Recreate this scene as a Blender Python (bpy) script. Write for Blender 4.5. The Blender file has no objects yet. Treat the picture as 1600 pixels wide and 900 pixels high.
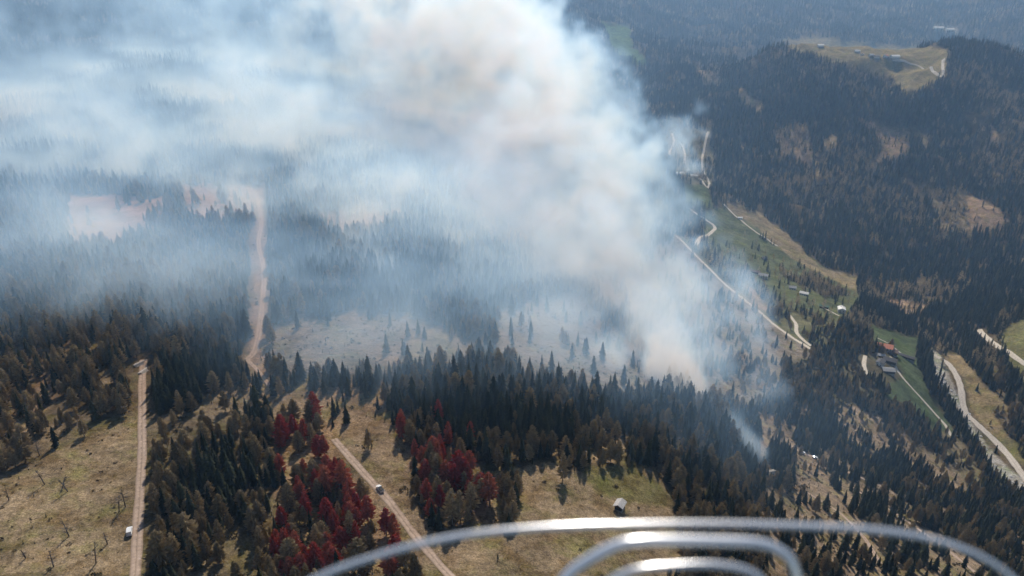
import bpy, math, random
import numpy as np

R = math.radians
random.seed(7)
rng = np.random.default_rng(11)
S = bpy.context.scene
COL = S.collection

# ------------------------------------------------------------------ camera
FPX, PITCH, CZ = 1164.0, R(24.0), 600.0
cam_data = bpy.data.cameras.new('camera')
cam_data.sensor_width = 36.0
cam_data.lens = 36.0 * FPX / 1600.0
cam_data.clip_start = 0.05
cam_data.clip_end = 40000.0
cam_data.dof.use_dof = True
cam_data.dof.focus_distance = 600.0
cam_data.dof.aperture_fstop = 2.5
cam = bpy.data.objects.new('camera', cam_data)
COL.objects.link(cam)
cam.location = (0, 0, CZ)
cam.rotation_euler = (math.pi / 2 - PITCH, 0, 0)
S.camera = cam

# ------------------------------------------------------------------ sky and sun
SUN_EL, SUN_AZ = R(40.0), R(4.0)          # azimuth measured from +Y towards +X
world = bpy.data.worlds.new('World'); S.world = world
world.use_nodes = True
wn = world.node_tree.nodes; wl = world.node_tree.links
sky = wn.new('ShaderNodeTexSky'); sky.sky_type = 'NISHITA'; sky.sun_disc = False
sky.sun_elevation = SUN_EL; sky.sun_rotation = SUN_AZ
sky.altitude = 1500.0; sky.dust_density = 1.5
wl.new(sky.outputs['Color'], wn['Background'].inputs['Color'])
wn['Background'].inputs['Strength'].default_value = 0.11
sun_data = bpy.data.lights.new('sun', 'SUN')
sun_data.energy = 5.0; sun_data.angle = R(0.55); sun_data.color = (1.0, 0.95, 0.88)
sun = bpy.data.objects.new('sun', sun_data); COL.objects.link(sun)
sun.location = (300, 1200, 1800)
sun.rotation_euler = (-(math.pi / 2 - SUN_EL), 0, -SUN_AZ)

S.view_settings.view_transform = 'Standard'
S.view_settings.look = 'None'
S.view_settings.gamma = 1.0
S.view_settings.exposure = 0.0
S.render.engine = 'CYCLES'
S.cycles.use_denoising = True
S.cycles.max_bounces = 9
S.cycles.diffuse_bounces = 2
S.cycles.glossy_bounces = 3
S.cycles.transmission_bounces = 4
S.cycles.volume_bounces = 6
S.cycles.transparent_max_bounces = 64
S.cycles.volume_step_rate = 3.0
S.cycles.volume_max_steps = 256
S.cycles.use_adaptive_sampling = True
S.cycles.adaptive_threshold = 0.03

# ------------------------------------------------------------------ numeric helpers
SP, CP = math.sin(PITCH), math.cos(PITCH)

def pix_dir(u, v):
    u = np.asarray(u, float); v = np.asarray(v, float)
    a = (u - 800) / FPX; b = (450 - v) / FPX
    d = np.stack([a, CP + b * SP, -SP + b * CP], -1)
    return d / np.linalg.norm(d, axis=-1, keepdims=True)

def to_pix(x, y, z):
    zz = z - CZ
    dep = y * CP - zz * SP
    up = y * SP + zz * CP
    dep = np.where(dep < 1, 1, dep)
    return 800 + FPX * x / dep, 450 - FPX * up / dep

def _hash(ix, iy, iz, seed):
    h = (ix * 374761393 + iy * 668265263 + iz * 1440662683 + seed * 974711) & 0xFFFFFFFF
    h = ((h ^ (h >> 13)) * 1274126177) & 0xFFFFFFFF
    h = h ^ (h >> 16)
    return (h & 0xFFFF) / 65535.0

def vnoise(x, y, z=None, seed=0):
    xi = np.floor(x).astype(np.int64); yi = np.floor(y).astype(np.int64)
    fx = x - xi; fy = y - yi
    fx = fx * fx * fx * (fx * (fx * 6 - 15) + 10); fy = fy * fy * fy * (fy * (fy * 6 - 15) + 10)
    def lay(k):
        a = _hash(xi, yi, k, seed); b = _hash(xi + 1, yi, k, seed)
        c = _hash(xi, yi + 1, k, seed); d = _hash(xi + 1, yi + 1, k, seed)
        return (a + (b - a) * fx) * (1 - fy) + (c + (d - c) * fx) * fy
    if z is None:
        return lay(np.int64(0)) * 2 - 1
    zi = np.floor(z).astype(np.int64); fz = z - zi
    fz = fz * fz * fz * (fz * (fz * 6 - 15) + 10)
    return (lay(zi) * (1 - fz) + lay(zi + 1) * fz) * 2 - 1

def fbm(x, y, z=None, oct=4, seed=0, gain=0.5):
    s = 0; a = 1.0; n = 0
    for o in range(oct):
        f = 2.03 ** o
        s = s + a * vnoise(x * f + 17.3 * o, y * f + 5.1 * o, None if z is None else z * f + 9.7 * o, seed + o)
        n += a; a *= gain
    return s / n

def in_poly(u, v, poly):
    p = np.asarray(poly, float); ins = np.zeros(np.shape(u), bool)
    j = len(p) - 1
    for i in range(len(p)):
        xi, yi = p[i]; xj, yj = p[j]
        c = ((yi > v) != (yj > v)) & (u < (xj - xi) * (v - yi) / (yj - yi + 1e-9) + xi)
        ins ^= c; j = i
    return ins

def sstep(a, b, x):
    t = np.clip((x - a) / (b - a), 0, 1)
    return t * t * (3 - 2 * t)

# ------------------------------------------------------------------ terrain shape
ANCH = []      # (theta, ln r, z)
def a_pix(v, pairs):
    for u, z in pairs:
        d = pix_dir(u, v); t = z / d[2]
        x, y = d[0] * t, d[1] * t
        ANCH.append((math.atan2(x, y), math.log(math.hypot(x, y)), z))
def a_ru(u, pairs):
    th = math.atan2((u - 800) / FPX, 1.0)
    for r, z in pairs: ANCH.append((th, math.log(r), z))
a_pix(900, [(0, -205), (400, -212), (800, -218), (1000, -232), (1250, -278), (1600, -362)])
a_pix(800, [(0, -208), (400, -213), (800, -222), (1050, -244), (1300, -322), (1450, -378), (1600, -455)])
a_pix(700, [(0, -212), (400, -216), (800, -227), (1000, -242), (1150, -295), (1250, -353), (1400, -432), (1550, -498)])
a_pix(640, [(1100, -276), (1300, -405), (1480, -500), (1600, -480)])
a_pix(600, [(0, -215), (400, -220), (700, -228), (900, -246), (1050, -290), (1200, -385), (1400, -456)])
a_pix(545, [(1260, -450), (1380, -466), (1462, -514), (1600, -470)])
a_pix(485, [(1310, -503), (800, -262), (900, -305), (1000, -355), (1100, -428), (1200, -478), (1450, -535), (1600, -490)])
a_pix(400, [(0, -222), (400, -230), (700, -255), (900, -345), (1050, -455), (1200, -545), (1300, -600), (1500, -605), (1600, -580)])
a_pix(300, [(0, -235), (400, -245), (700, -275), (900, -400), (1060, -505), (1150, -570), (1300, -568), (1500, -562), (1600, -545)])
a_pix(200, [(0, -250), (400, -260), (700, -320), (900, -450), (1100, -500), (1250, -484), (1450, -462), (1600, -448)])
a_pix(140, [(1200, -420), (1415, -385), (1500, -372), (1600, -365)])
a_pix(100, [(0, -250), (400, -270), (700, -350), (1000, -445), (1080, -440), (1230, -345), (1400, -338), (1600, -322)])
a_pix(76, [(1215, -322), (1330, -312), (1470, -312)])
a_pix(88, [(1560, -318)])
for u in (1215, 1400, 1590):
    a_ru(u, [(3700, -430), (4500, -520), (5500, -470), (6600, -240), (9000, 120), (12500, 260)])
a_ru(1010, [(4200, -470), (5200, -430), (6500, -180), (9000, 120), (12500, 260)])
a_ru(400, [(2600, -240), (4000, -100), (7000, 60), (12500, 240)])
a_ru(800, [(2600, -360), (4000, -300), (7000, 40), (12500, 240)])
for th, L in ((-60, [(120, -195), (600, -215), (3000, -240), (12500, 240)]),
              (60, [(160, -290), (500, -430), (1000, -515), (2000, -470), (3000, -310), (5000, -420), (12500, 240)]),
              (0, [(110, -190)]), (-30, [(110, -190)]), (30, [(130, -225)])):
    for r, z in L: ANCH.append((R(th), math.log(r), z))
A = np.array(ANCH)
_PX, _PY, _PZ = A[:, 0] * 2.2, A[:, 1], A[:, 2]
def _tps(r2):
    return 0.5 * r2 * np.log(r2 + 1e-12)
_n = len(A)
_K = _tps((_PX[:, None] - _PX[None]) ** 2 + (_PY[:, None] - _PY[None]) ** 2) + np.eye(_n) * 0.004
_P = np.stack([np.ones(_n), _PX, _PY], 1)
_M = np.zeros((_n + 3, _n + 3)); _M[:_n, :_n] = _K; _M[:_n, _n:] = _P; _M[_n:, :_n] = _P.T
_W = np.linalg.solve(_M, np.concatenate([_PZ, np.zeros(3)]))

def terrain_raw(th, lr):
    s = np.zeros_like(th); X = th * 2.2
    for i in range(_n):
        s += _W[i] * _tps((X - _PX[i]) ** 2 + (lr - _PY[i]) ** 2)
    s += _W[_n] + _W[_n + 1] * X + _W[_n + 2] * lr
    r = np.exp(lr); x = r * np.sin(th); y = r * np.cos(th)
    amp1 = np.clip((r - 250) / 900, 0.05, 1)
    s += 1.3 * fbm(x / 38, y / 38, oct=4, seed=3)
    s += 14 * amp1 * fbm(x / 240, y / 240, oct=3, seed=5)
    amp2 = np.clip((r - 1200) / 1500, 0, 1)
    ridg = 1 - np.abs(fbm(x / 560, y / 560, oct=5, seed=9)) * 2.2
    s += 62 * amp2 * (ridg - 0.45) * np.where(r > 2300, 1.0, 0.8)
    s += 30 * np.clip((r - 1250) / 500, 0, 1) * fbm(x / 300 + 7, y / 190, oct=4, seed=15)
    amp3 = np.clip((r - 3200) / 2500, 0, 1)
    s += 170 * amp3 * fbm(x / 1500, y / 1500, oct=4, seed=21)
    return s + CZ

TH = np.concatenate([np.linspace(R(-72), R(-44), 26)[:-1], np.linspace(R(-44), R(44), 560), np.linspace(R(44), R(72), 26)[1:]])
LR = np.concatenate([np.linspace(math.log(110), math.log(4000), 500)[:-1], np.linspace(math.log(4000), math.log(13000), 70)])
GT, GL = np.meshgrid(TH, LR, indexing='ij')
GZ = terrain_raw(GT, GL)
NT, NL = GT.shape
GX = np.exp(GL) * np.sin(GT); GY = np.exp(GL) * np.cos(GT)

def _uneven(arr, q):
    i = np.clip(np.searchsorted(arr, q) - 1, 0, len(arr) - 2)
    return i, np.clip((q - arr[i]) / (arr[i + 1] - arr[i]), 0, 1)
def ground(x, y):
    x = np.asarray(x, float); y = np.asarray(y, float)
    i, fi = _uneven(TH, np.arctan2(x, y)); j, fj = _uneven(LR, np.log(np.hypot(x, y) + 1e-6))
    return (GZ[i, j] * (1 - fi) + GZ[i + 1, j] * fi) * (1 - fj) + (GZ[i, j + 1] * (1 - fi) + GZ[i + 1, j + 1] * fi) * fj

def cast(u, v):
    """point of the ground seen along a direction"""
    u = np.atleast_1d(np.asarray(u, float)); v = np.atleast_1d(np.asarray(v, float))
    d = pix_dir(u, v)
    t = np.full(u.shape, 150.0); done = np.zeros(u.shape, bool); prev = t.copy()
    for _ in range(900):
        p = d * t[:, None]
        below = (p[:, 2] + CZ) < ground(p[:, 0], p[:, 1])
        done |= below
        if done.all(): break
        prev = np.where(done, prev, t); t = np.where(done, t, t * 1.006)
    lo, hi = prev, t
    for _ in range(14):
        m = (lo + hi) / 2; p = d * m[:, None]
        b = (p[:, 2] + CZ) < ground(p[:, 0], p[:, 1])
        hi = np.where(b, m, hi); lo = np.where(b, lo, m)
    p = d * hi[:, None]; p[:, 2] += CZ
    return p
def at(u, v):
    p = cast(u, v)[0]
    return np.array([p[0], p[1], float(ground(p[0], p[1]))])

# ------------------------------------------------------------------ land cover, outlined from the hillside's clearings
# code: (polygon, tree density 0..1, share of spruce, ground colour)
TAN = (0.235, 0.175, 0.108); TAN2 = (0.235, 0.172, 0.11); OLIVE = (0.165, 0.142, 0.065)
GREEN = (0.088, 0.108, 0.056); BARE = (0.26, 0.18, 0.12); DEBRIS = (0.25, 0.185, 0.125)
FLOOR = (0.105, 0.08, 0.05); ASH = (0.20, 0.165, 0.13); RUBBLE = (0.30, 0.28, 0.25); PINK = (0.30, 0.19, 0.14)
FARM_FLOOR = (0.10, 0.085, 0.055)
COVER = [
 # left and middle
 ([(-60, 300), (1000, 250), (1130, 640), (1210, 700), (1300, 950), (-60, 950)], 0.8, 0.6, FLOOR),
 ([(-60, 500), (230, 520), (235, 640), (60, 720), (-60, 780)], 0.48, 0.25, (0.16, 0.12, 0.075)),
 ([(225, 560), (330, 560), (385, 575), (380, 605), (240, 655), (225, 640)], 0.95, 0.95, FLOOR),
 ([(-60, 775), (60, 720), (130, 690), (228, 640), (222, 950), (-60, 950)], 0.0, 0.3, TAN),
 ([(20, 600), (90, 585), (80, 640), (30, 700)], 0.12, 0.3, BARE),
 ([(110, 305), (260, 305), (255, 345), (200, 380), (110, 390)], 0.04, 0.5, PINK),
 ([(285, 290), (405, 290), (400, 345), (300, 350)], 0.05, 0.5, PINK),
 ([(395, 290), (412, 290), (420, 430), (425, 590), (378, 590), (392, 540), (400, 430)], 0.0, 0.5, BARE),
 ([(418, 380), (560, 372), (690, 350), (830, 410), (770, 500), (700, 520), (560, 480), (425, 505)], 0.85, 0.9, FLOOR),
 ([(480, 330), (620, 330), (640, 350), (520, 372)], 0.1, 0.7, PINK),
 ([(425, 505), (560, 485), (640, 495), (750, 540), (740, 565), (620, 590), (560, 580), (470, 590), (425, 575)], 0.045, 0.9, ASH),
 ([(765, 480), (900, 460), (1010, 560), (1040, 620), (920, 612), (830, 590), (760, 545)], 0.05, 0.8, ASH),
 ([(900, 440), (1060, 370), (1270, 545), (1180, 640), (1130, 640), (1040, 600), (980, 520)], 0.10, 0.6, ASH),
 ([(230, 655), (380, 600), (410, 640), (390, 700), (300, 720), (230, 720)], 0.30, 0.1, (0.17, 0.13, 0.085)),
 ([(225, 710), (300, 700), (400, 690), (430, 760), (440, 950), (222, 950)], 0.5, 0.28, (0.15, 0.115, 0.065)),
 ([(290, 720), (370, 700), (400, 760), (390, 830), (300, 800)], 0.85, 0.85, FLOOR),
 ([(385, 560), (420, 600), (640, 590), (640, 690), (520, 690), (400, 640)], 0.32, 0.9, TAN2),
 ([(455, 600), (475, 600), (470, 660), (455, 660)], 0.0, 0.9, TAN2),
 ([(430, 650), (520, 660), (560, 740), (680, 900), (640, 950), (430, 950)], 0.42, 0.12, (0.24, 0.16, 0.095)),
 ([(528, 690), (600, 640), (640, 690), (640, 780), (690, 830), (760, 840), (740, 950), (690, 950), (640, 850), (560, 730)], 0.03, 0.3, TAN2),
 ([(632, 650), (700, 640), (745, 690), (765, 780), (750, 820), (690, 815), (655, 770), (632, 720)], 0.75, 0.12, (0.19, 0.12, 0.075)),
 ([(610, 590), (740, 565), (840, 600), (920, 618), (1030, 632), (1090, 640), (1140, 700), (1190, 745), (1120, 745), (1050, 690), (960, 690), (830, 715), (700, 690), (620, 640)], 1.0, 0.88, FLOOR),
 ([(830, 715), (960, 690), (1030, 690), (1060, 760), (1040, 755), (1010, 715), (960, 725), (880, 725)], 0.45, 0.15, TAN),
 ([(745, 735), (830, 722), (900, 740), (950, 730), (1010, 725), (1055, 785), (1065, 850), (1050, 950), (690, 950), (720, 830), (770, 800)], 0.0, 0.2, TAN),
 ([(900, 735), (990, 728), (1040, 775), (1050, 800), (990, 790), (930, 770)], 0.0, 0.2, OLIVE),
 ([(780, 760), (815, 755), (815, 830), (780, 840)], 0.4, 0.3, TAN),
 ([(1055, 700), (1130, 740), (1210, 770), (1230, 950), (1060, 950), (1062, 830)], 0.75, 0.4, FLOOR),
 # right slope
 ([(1180, 640), (1240, 650), (1250, 700), (1320, 745), (1420, 790), (1400, 800), (1300, 775), (1235, 765), (1190, 720)], 0.07, 0.4, DEBRIS),
 ([(1195, 700), (1240, 705), (1245, 760), (1200, 745)], 0.75, 0.85, FLOOR),
 ([(1200, 760), (1330, 760), (1420, 810), (1500, 860), (1700, 960), (1200, 960)], 0.38, 0.8, (0.23, 0.17, 0.115)),
 ([(1195, 625), (1290, 642), (1330, 690), (1430, 735), (1520, 800), (1700, 900), (1700, 960), (1560, 880), (1440, 800), (1320, 735), (1240, 690)], 0.6, 0.85, (0.16, 0.12, 0.08)),
 ([(1285, 632), (1350, 635), (1420, 690), (1480, 715), (1540, 800), (1470, 760), (1420, 725), (1335, 690)], 0.12, 0.5, DEBRIS),
 ([(1385, 660), (1440, 668), (1460, 695), (1420, 690)], 0.7, 0.8, FLOOR),
 ([(1510, 745), (1560, 740), (1700, 850), (1700, 890), (1560, 810)], 0.85, 0.9, FLOOR),
 ([(1440, 650), (1500, 690), (1540, 745), (1520, 770), (1470, 715)], 0.25, 0.5, (0.2, 0.16, 0.10)),
 ([(1225, 560), (1360, 560), (1375, 620), (1300, 640), (1230, 620)], 0.42, 0.4, FARM_FLOOR),
 ([(1270, 500), (1340, 500), (1365, 560), (1290, 585), (1260, 550)], 0.8, 0.7, FARM_FLOOR),
 ([(1430, 530), (1450, 540), (1462, 575), (1505, 650), (1545, 735), (1525, 735), (1475, 650), (1440, 600)], 0.9, 0.95, FLOOR),
 ([(1452, 548), (1470, 555), (1500, 640), (1540, 690), (1700, 870), (1700, 890), (1560, 745), (1520, 690), (1480, 620), (1455, 580)], 0.03, 0.5, RUBBLE),
 ([(1470, 545), (1500, 555), (1530, 600), (1600, 650), (1700, 690), (1700, 760), (1560, 690), (1512, 640), (1500, 590)], 0.03, 0.4, (0.22, 0.165, 0.09)),
 ([(1505, 560), (1545, 540), (1585, 610), (1560, 610)], 0.65, 0.4, FLOOR),
 ([(1550, 640), (1600, 640), (1700, 700), (1700, 740), (1580, 690)], 0.7, 0.7, FLOOR),
 ([(1555, 680), (1600, 690), (1700, 760), (1700, 800), (1570, 710)], 0.4, 0.7, (0.15, 0.13, 0.06)),
 ([(1560, 520), (1600, 500), (1700, 520), (1700, 640), (1610, 610), (1580, 585)], 0.02, 0.4, (0.16, 0.145, 0.065)),
 ([(1360, 506), (1433, 530), (1428, 561), (1442, 602), (1471, 642), (1488, 686), (1425, 648), (1379, 610), (1390, 596), (1410, 590), (1393, 555), (1370, 532)], 0.0, 0.5, GREEN),
 ([(1360, 555), (1400, 545), (1412, 590), (1390, 600), (1365, 590)], 0.12, 0.3, FARM_FLOOR),
 # green valley side
 ([(1060, 372), (1117, 378), (1147, 408), (1207, 460), (1312, 503), (1290, 565), (1268, 546), (1190, 490), (1125, 437)], 0.28, 0.5, (0.13, 0.12, 0.065)),
 ([(1100, 330), (1143, 320), (1200, 342), (1240, 372), (1280, 412), (1340, 445), (1345, 470), (1312, 505), (1260, 486), (1207, 462), (1147, 410), (1100, 375)], 0.04, 0.5, (0.115, 0.122, 0.062)),
 ([(1135, 312), (1200, 342), (1240, 372), (1280, 415), (1340, 430), (1340, 455), (1275, 424), (1232, 398), (1190, 365), (1140, 330)], 0.0, 0.5, (0.24, 0.185, 0.11)),
 ([(1215, 425), (1265, 430), (1330, 460), (1290, 465)], 0.5, 0.3, FARM_FLOOR),
 ([(1155, 447), (1180, 455), (1215, 490), (1175, 478)], 0.0, 0.5, BARE),
 ([(1062, 285), (1105, 292), (1117, 326), (1070, 322)], 0.0, 0.5, (0.11, 0.125, 0.05)),
 ([(1030, 180), (1110, 190), (1118, 290), (1060, 290)], 0.35, 0.4, (0.16, 0.14, 0.09)),
 # far slope
 ([(1148, 128), (1160, 140), (1195, 165), (1182, 174), (1155, 155)], 0.1, 0.5, TAN),
 ([(1085, 109), (1110, 112), (1134, 134), (1120, 137), (1092, 120)], 0.25, 0.5, TAN),
 ([(1156, 212), (1162, 212), (1164, 237), (1158, 237)], 0.05, 0.5, TAN),
 ([(1208, 204), (1260, 196), (1270, 225), (1268, 262), (1225, 240)], 0.45, 0.15, (0.19, 0.14, 0.10)),
 ([(1286, 222), (1304, 210), (1310, 228), (1290, 232)], 0.1, 0.5, TAN),
 ([(1270, 248), (1280, 250), (1284, 273), (1276, 274)], 0.1, 0.5, TAN),
 ([(1436, 205), (1446, 212), (1448, 232), (1440, 228)], 0.1, 0.5, TAN),
 ([(1545, 188), (1556, 200), (1562, 220), (1552, 216)], 0.1, 0.5, BARE),
 ([(1455, 300), (1510, 300), (1520, 370), (1470, 360)], 0.5, 0.1, (0.18, 0.14, 0.09)),
 ([(1345, 186), (1425, 205), (1415, 245), (1368, 252), (1385, 225)], 0.22, 0.4, BARE),
 ([(1508, 308), (1545, 315), (1575, 338), (1562, 358), (1512, 362)], 0.05, 0.5, BARE),
 ([(1385, 463), (1440, 476), (1455, 490), (1410, 494)], 0.1, 0.5, BARE),
 ([(1215, 62), (1280, 60), (1330, 64), (1400, 72), (1482, 76), (1476, 118), (1440, 140), (1415, 153), (1392, 122), (1340, 106), (1300, 96), (1250, 82)], 0.0, 0.5, (0.22, 0.175, 0.09)),
 ([(938, 33), (985, 40), (987, 75), (1017, 96), (1000, 102), (960, 85)], 0.0, 0.5, (0.10, 0.14, 0.05)),
 ([(1455, 38), (1495, 42), (1498, 55), (1462, 50)], 0.0, 0.5, RUBBLE),
]
def cover(x, y, z, soft=False):
    """tree density, spruce share, ground colour at world points"""
    u, v = to_pix(x, y, z)
    r = np.hypot(x, y)
    w = np.clip(600 / r, 0.3, 1.2) * 15
    s = np.clip(r / 450, 0.7, 5) * 20
    ub = u + w * fbm(x / s, y / s, oct=4, seed=31, gain=0.6); vb = v + w * 0.7 * fbm(x / s, y / s, oct=4, seed=41, gain=0.6)
    cl = fbm(x / 90, y / 90, oct=3, seed=51)
    dens = np.where(r > 1000, np.where(cl > 0.26, 0.35, 0.95), 0.75); spr = np.where(r > 1400, 1.0, 0.78) + 0.75 * fbm(x / 160, y / 160, oct=2, seed=61)
    cols = []
    for sd in ((31, 131, 231) if soft else (31,)):
        uw = ub + w * 0.5 * vnoise(x / s * 3.1, y / s * 3.1, seed=sd + 3); vw = vb + w * 0.35 * vnoise(x / s * 3.1, y / s * 3.1, seed=sd + 7)
        col = np.empty(x.shape + (3,)); col[:] = FLOOR
        for poly, d, sh, c in COVER:
            P = np.array(poly); far = P[:, 1].mean() < 110
            k = np.where((uw > P[:, 0].min()) & (uw < P[:, 0].max()) & (vw > P[:, 1].min()) & (vw < P[:, 1].max()) & ((r > 2300) if far else (r < 3300)))[0]
            k = k[in_poly(uw[k], vw[k], poly)]
            dens[k] = d; spr[k] = sh; col[k] = c
        cols.append(col)
    return sum(cols) / 3 if soft else (dens, spr, cols[0])

# ------------------------------------------------------------------ materials
def mat(name):
    m = bpy.data.materials.new(name); m.use_nodes = True
    nt = m.node_tree; b = nt.nodes['Principled BSDF']
    b.inputs['Roughness'].default_value = 0.9
    b.inputs['Specular IOR Level'].default_value = 0.15
    return m, nt, b
def node(nt, typ, **kw):
    n = nt.nodes.new(typ)
    for k, val in kw.items(): setattr(n, k, val)
    return n
def simple(name, rgb, rough=0.85, var=0.25, scale=0.8, metal=0.0, spec=0.2):
    m, nt, b = mat(name)
    tc = node(nt, 'ShaderNodeTexCoord'); nz = node(nt, 'ShaderNodeTexNoise')
    nz.inputs['Scale'].default_value = scale; nz.inputs['Detail'].default_value = 5
    nt.links.new(tc.outputs['Object'], nz.inputs['Vector'])
    mr = node(nt, 'ShaderNodeMapRange')
    mr.inputs['From Min'].default_value = 0.3; mr.inputs['From Max'].default_value = 0.7
    mr.inputs['To Min'].default_value = 1 - var; mr.inputs['To Max'].default_value = 1 + var
    nt.links.new(nz.outputs['Fac'], mr.inputs['Value'])
    mx = node(nt, 'ShaderNodeVectorMath', operation='SCALE'); mx.inputs[0].default_value = rgb
    nt.links.new(mr.outputs['Result'], mx.inputs['Scale'])
    nt.links.new(mx.outputs['Vector'], b.inputs['Base Color'])
    b.inputs['Roughness'].default_value = rough; b.inputs['Metallic'].default_value = metal
    b.inputs['Specular IOR Level'].default_value = spec
    return m

def ground_material():
    m, nt, b = mat('hillside_ground')
    L = nt.links.new
    at_ = node(nt, 'ShaderNodeAttribute', attribute_name='cover'); geo = node(nt, 'ShaderNodeNewGeometry')
    def noise(scale, detail=6, rough=0.6):
        n = node(nt, 'ShaderNodeTexNoise'); n.inputs['Scale'].default_value = scale
        n.inputs['Detail'].default_value = detail; n.inputs['Roughness'].default_value = rough
        L(geo.outputs['Position'], n.inputs['Vector']); return n
    def rmap(src, a, b_, c, d):
        r = node(nt, 'ShaderNodeMapRange'); L(src, r.inputs['Value'])
        for k, val in zip(('From Min', 'From Max', 'To Min', 'To Max'), (a, b_, c, d)): r.inputs[k].default_value = val
        return r.outputs['Result']
    n1, n2, n3 = noise(0.035, 5), noise(0.3, 6, 0.7), noise(1.3, 4, 0.7)
    f = node(nt, 'ShaderNodeMath', operation='MULTIPLY')
    L(rmap(n1.outputs['Fac'], 0.3, 0.7, 0.6, 1.3), f.inputs[0]); L(rmap(n2.outputs['Fac'], 0.3, 0.7, 0.5, 1.45), f.inputs[1])
    f2 = node(nt, 'ShaderNodeMath', operation='MULTIPLY'); L(f.outputs[0], f2.inputs[0])
    L(rmap(n3.outputs['Fac'], 0.3, 0.7, 0.45, 1.5), f2.inputs[1])
    sc = node(nt, 'ShaderNodeVectorMath', operation='SCALE'); L(at_.outputs['Color'], sc.inputs[0]); L(f2.outputs[0], sc.inputs['Scale'])
    # patches of duller, browner growth
    n4 = noise(0.09, 6, 0.65)
    mix = node(nt, 'ShaderNodeMix', data_type='RGBA', blend_type='MULTIPLY')
    L(rmap(n4.outputs['Fac'], 0.48, 0.62, 0, 0.9), mix.inputs['Factor']); L(sc.outputs['Vector'], mix.inputs['A'])
    mix.inputs['B'].default_value = (0.72, 0.66, 0.55, 1)
    n5 = noise(0.055, 6, 0.7)
    mix2 = node(nt, 'ShaderNodeMix', data_type='RGBA', blend_type='MULTIPLY')
    L(rmap(n5.outputs['Fac'], 0.48, 0.64, 0, 0.8), mix2.inputs['Factor']); L(mix.outputs['Result'], mix2.inputs['A'])
    mix2.inputs['B'].default_value = (0.75, 0.9, 0.55, 1)
    L(mix2.outputs['Result'], b.inputs['Base Color'])
    bp = node(nt, 'ShaderNodeBump'); bp.inputs['Strength'].default_value = 0.9; bp.inputs['Distance'].default_value = 1.2
    L(n2.outputs['Fac'], bp.inputs['Height']); L(bp.outputs['Normal'], b.inputs['Normal'])
    b.inputs['Roughness'].default_value = 1.0; b.inputs['Specular IOR Level'].default_value = 0.0
    return m

def foliage(name, c1, c2, transl=0.0):
    m, nt, b = mat(name); L = nt.links.new
    oi = node(nt, 'ShaderNodeObjectInfo'); cr = node(nt, 'ShaderNodeValToRGB')
    cr.color_ramp.elements[0].color = c1 + (1,); cr.color_ramp.elements[1].color = c2 + (1,)
    L(oi.outputs['Random'], cr.inputs['Fac'])
    tc = node(nt, 'ShaderNodeTexCoord'); nz = node(nt, 'ShaderNodeTexNoise'); nz.inputs['Scale'].default_value = 0.9; nz.inputs['Detail'].default_value = 4
    L(tc.outputs['Object'], nz.inputs['Vector'])
    mr = node(nt, 'ShaderNodeMapRange'); mr.inputs['From Min'].default_value = 0.3; mr.inputs['From Max'].default_value = 0.7
    mr.inputs['To Min'].default_value = 0.6; mr.inputs['To Max'].default_value = 1.45; L(nz.outputs['Fac'], mr.inputs['Value'])
    sc = node(nt, 'ShaderNodeVectorMath', operation='SCALE'); L(cr.outputs['Color'], sc.inputs[0]); L(mr.outputs['Result'], sc.inputs['Scale'])
    L(sc.outputs['Vector'], b.inputs['Base Color'])
    b.inputs['Specular IOR Level'].default_value = 0.1
    if transl > 0:
        tr = node(nt, 'ShaderNodeBsdfTranslucent'); L(sc.outputs['Vector'], tr.inputs['Color'])
        mx = node(nt, 'ShaderNodeMixShader'); mx.inputs['Fac'].default_value = transl
        L(b.outputs['BSDF'], mx.inputs[1]); L(tr.outputs['BSDF'], mx.inputs[2])
        L(mx.outputs['Shader'], nt.nodes['Material Output'].inputs['Surface'])
    return m

M = {}
M['ground'] = ground_material()
M['spruce'] = foliage('spruce_needles', (0.022, 0.03, 0.018), (0.085, 0.088, 0.045), 0.4)
M['larch'] = foliage('larch_twigs', (0.24, 0.185, 0.10), (0.44, 0.345, 0.20), 0.5)
M['red_cast'] = foliage('red_cast_larch_twigs', (0.38, 0.07, 0.06), (0.48, 0.20, 0.115), 0.5)  # larch twigs with the window's red reflection put into their colour
M['bark'] = simple('bark', (0.10, 0.08, 0.065), 0.95, 0.3, 1.5)
M['deadwood'] = simple('dead_wood', (0.17, 0.14, 0.115), 0.95, 0.3, 1.5)

# ------------------------------------------------------------------ mesh helpers
def mesh_obj(name, verts, faces, material, parent=None, smooth=False):
    me = bpy.data.meshes.new(name)
    me.from_pydata([tuple(map(float, v)) for v in verts], [], [tuple(int(i) for i in f) for f in faces])
    if material is not None: me.materials.append(material)
    if smooth: me.polygons.foreach_set('use_smooth', [True] * len(me.polygons))
    o = bpy.data.objects.new(name, me); COL.objects.link(o)
    if parent is not None: o.parent = parent
    return o
def tag(o, label=None, cat=None, group=None, kind=None):
    if label: o['label'] = label
    if cat: o['category'] = cat
    if group: o['group'] = group
    if kind: o['kind'] = kind
    return o
def empty(name, loc, rz=0.0, scale=1.0):
    o = bpy.data.objects.new(name, None); COL.objects.link(o)
    o.empty_display_size = 1.0
    o.location = loc; o.rotation_euler = (0, 0, rz); o.scale = (scale,) * 3
    return o

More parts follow.
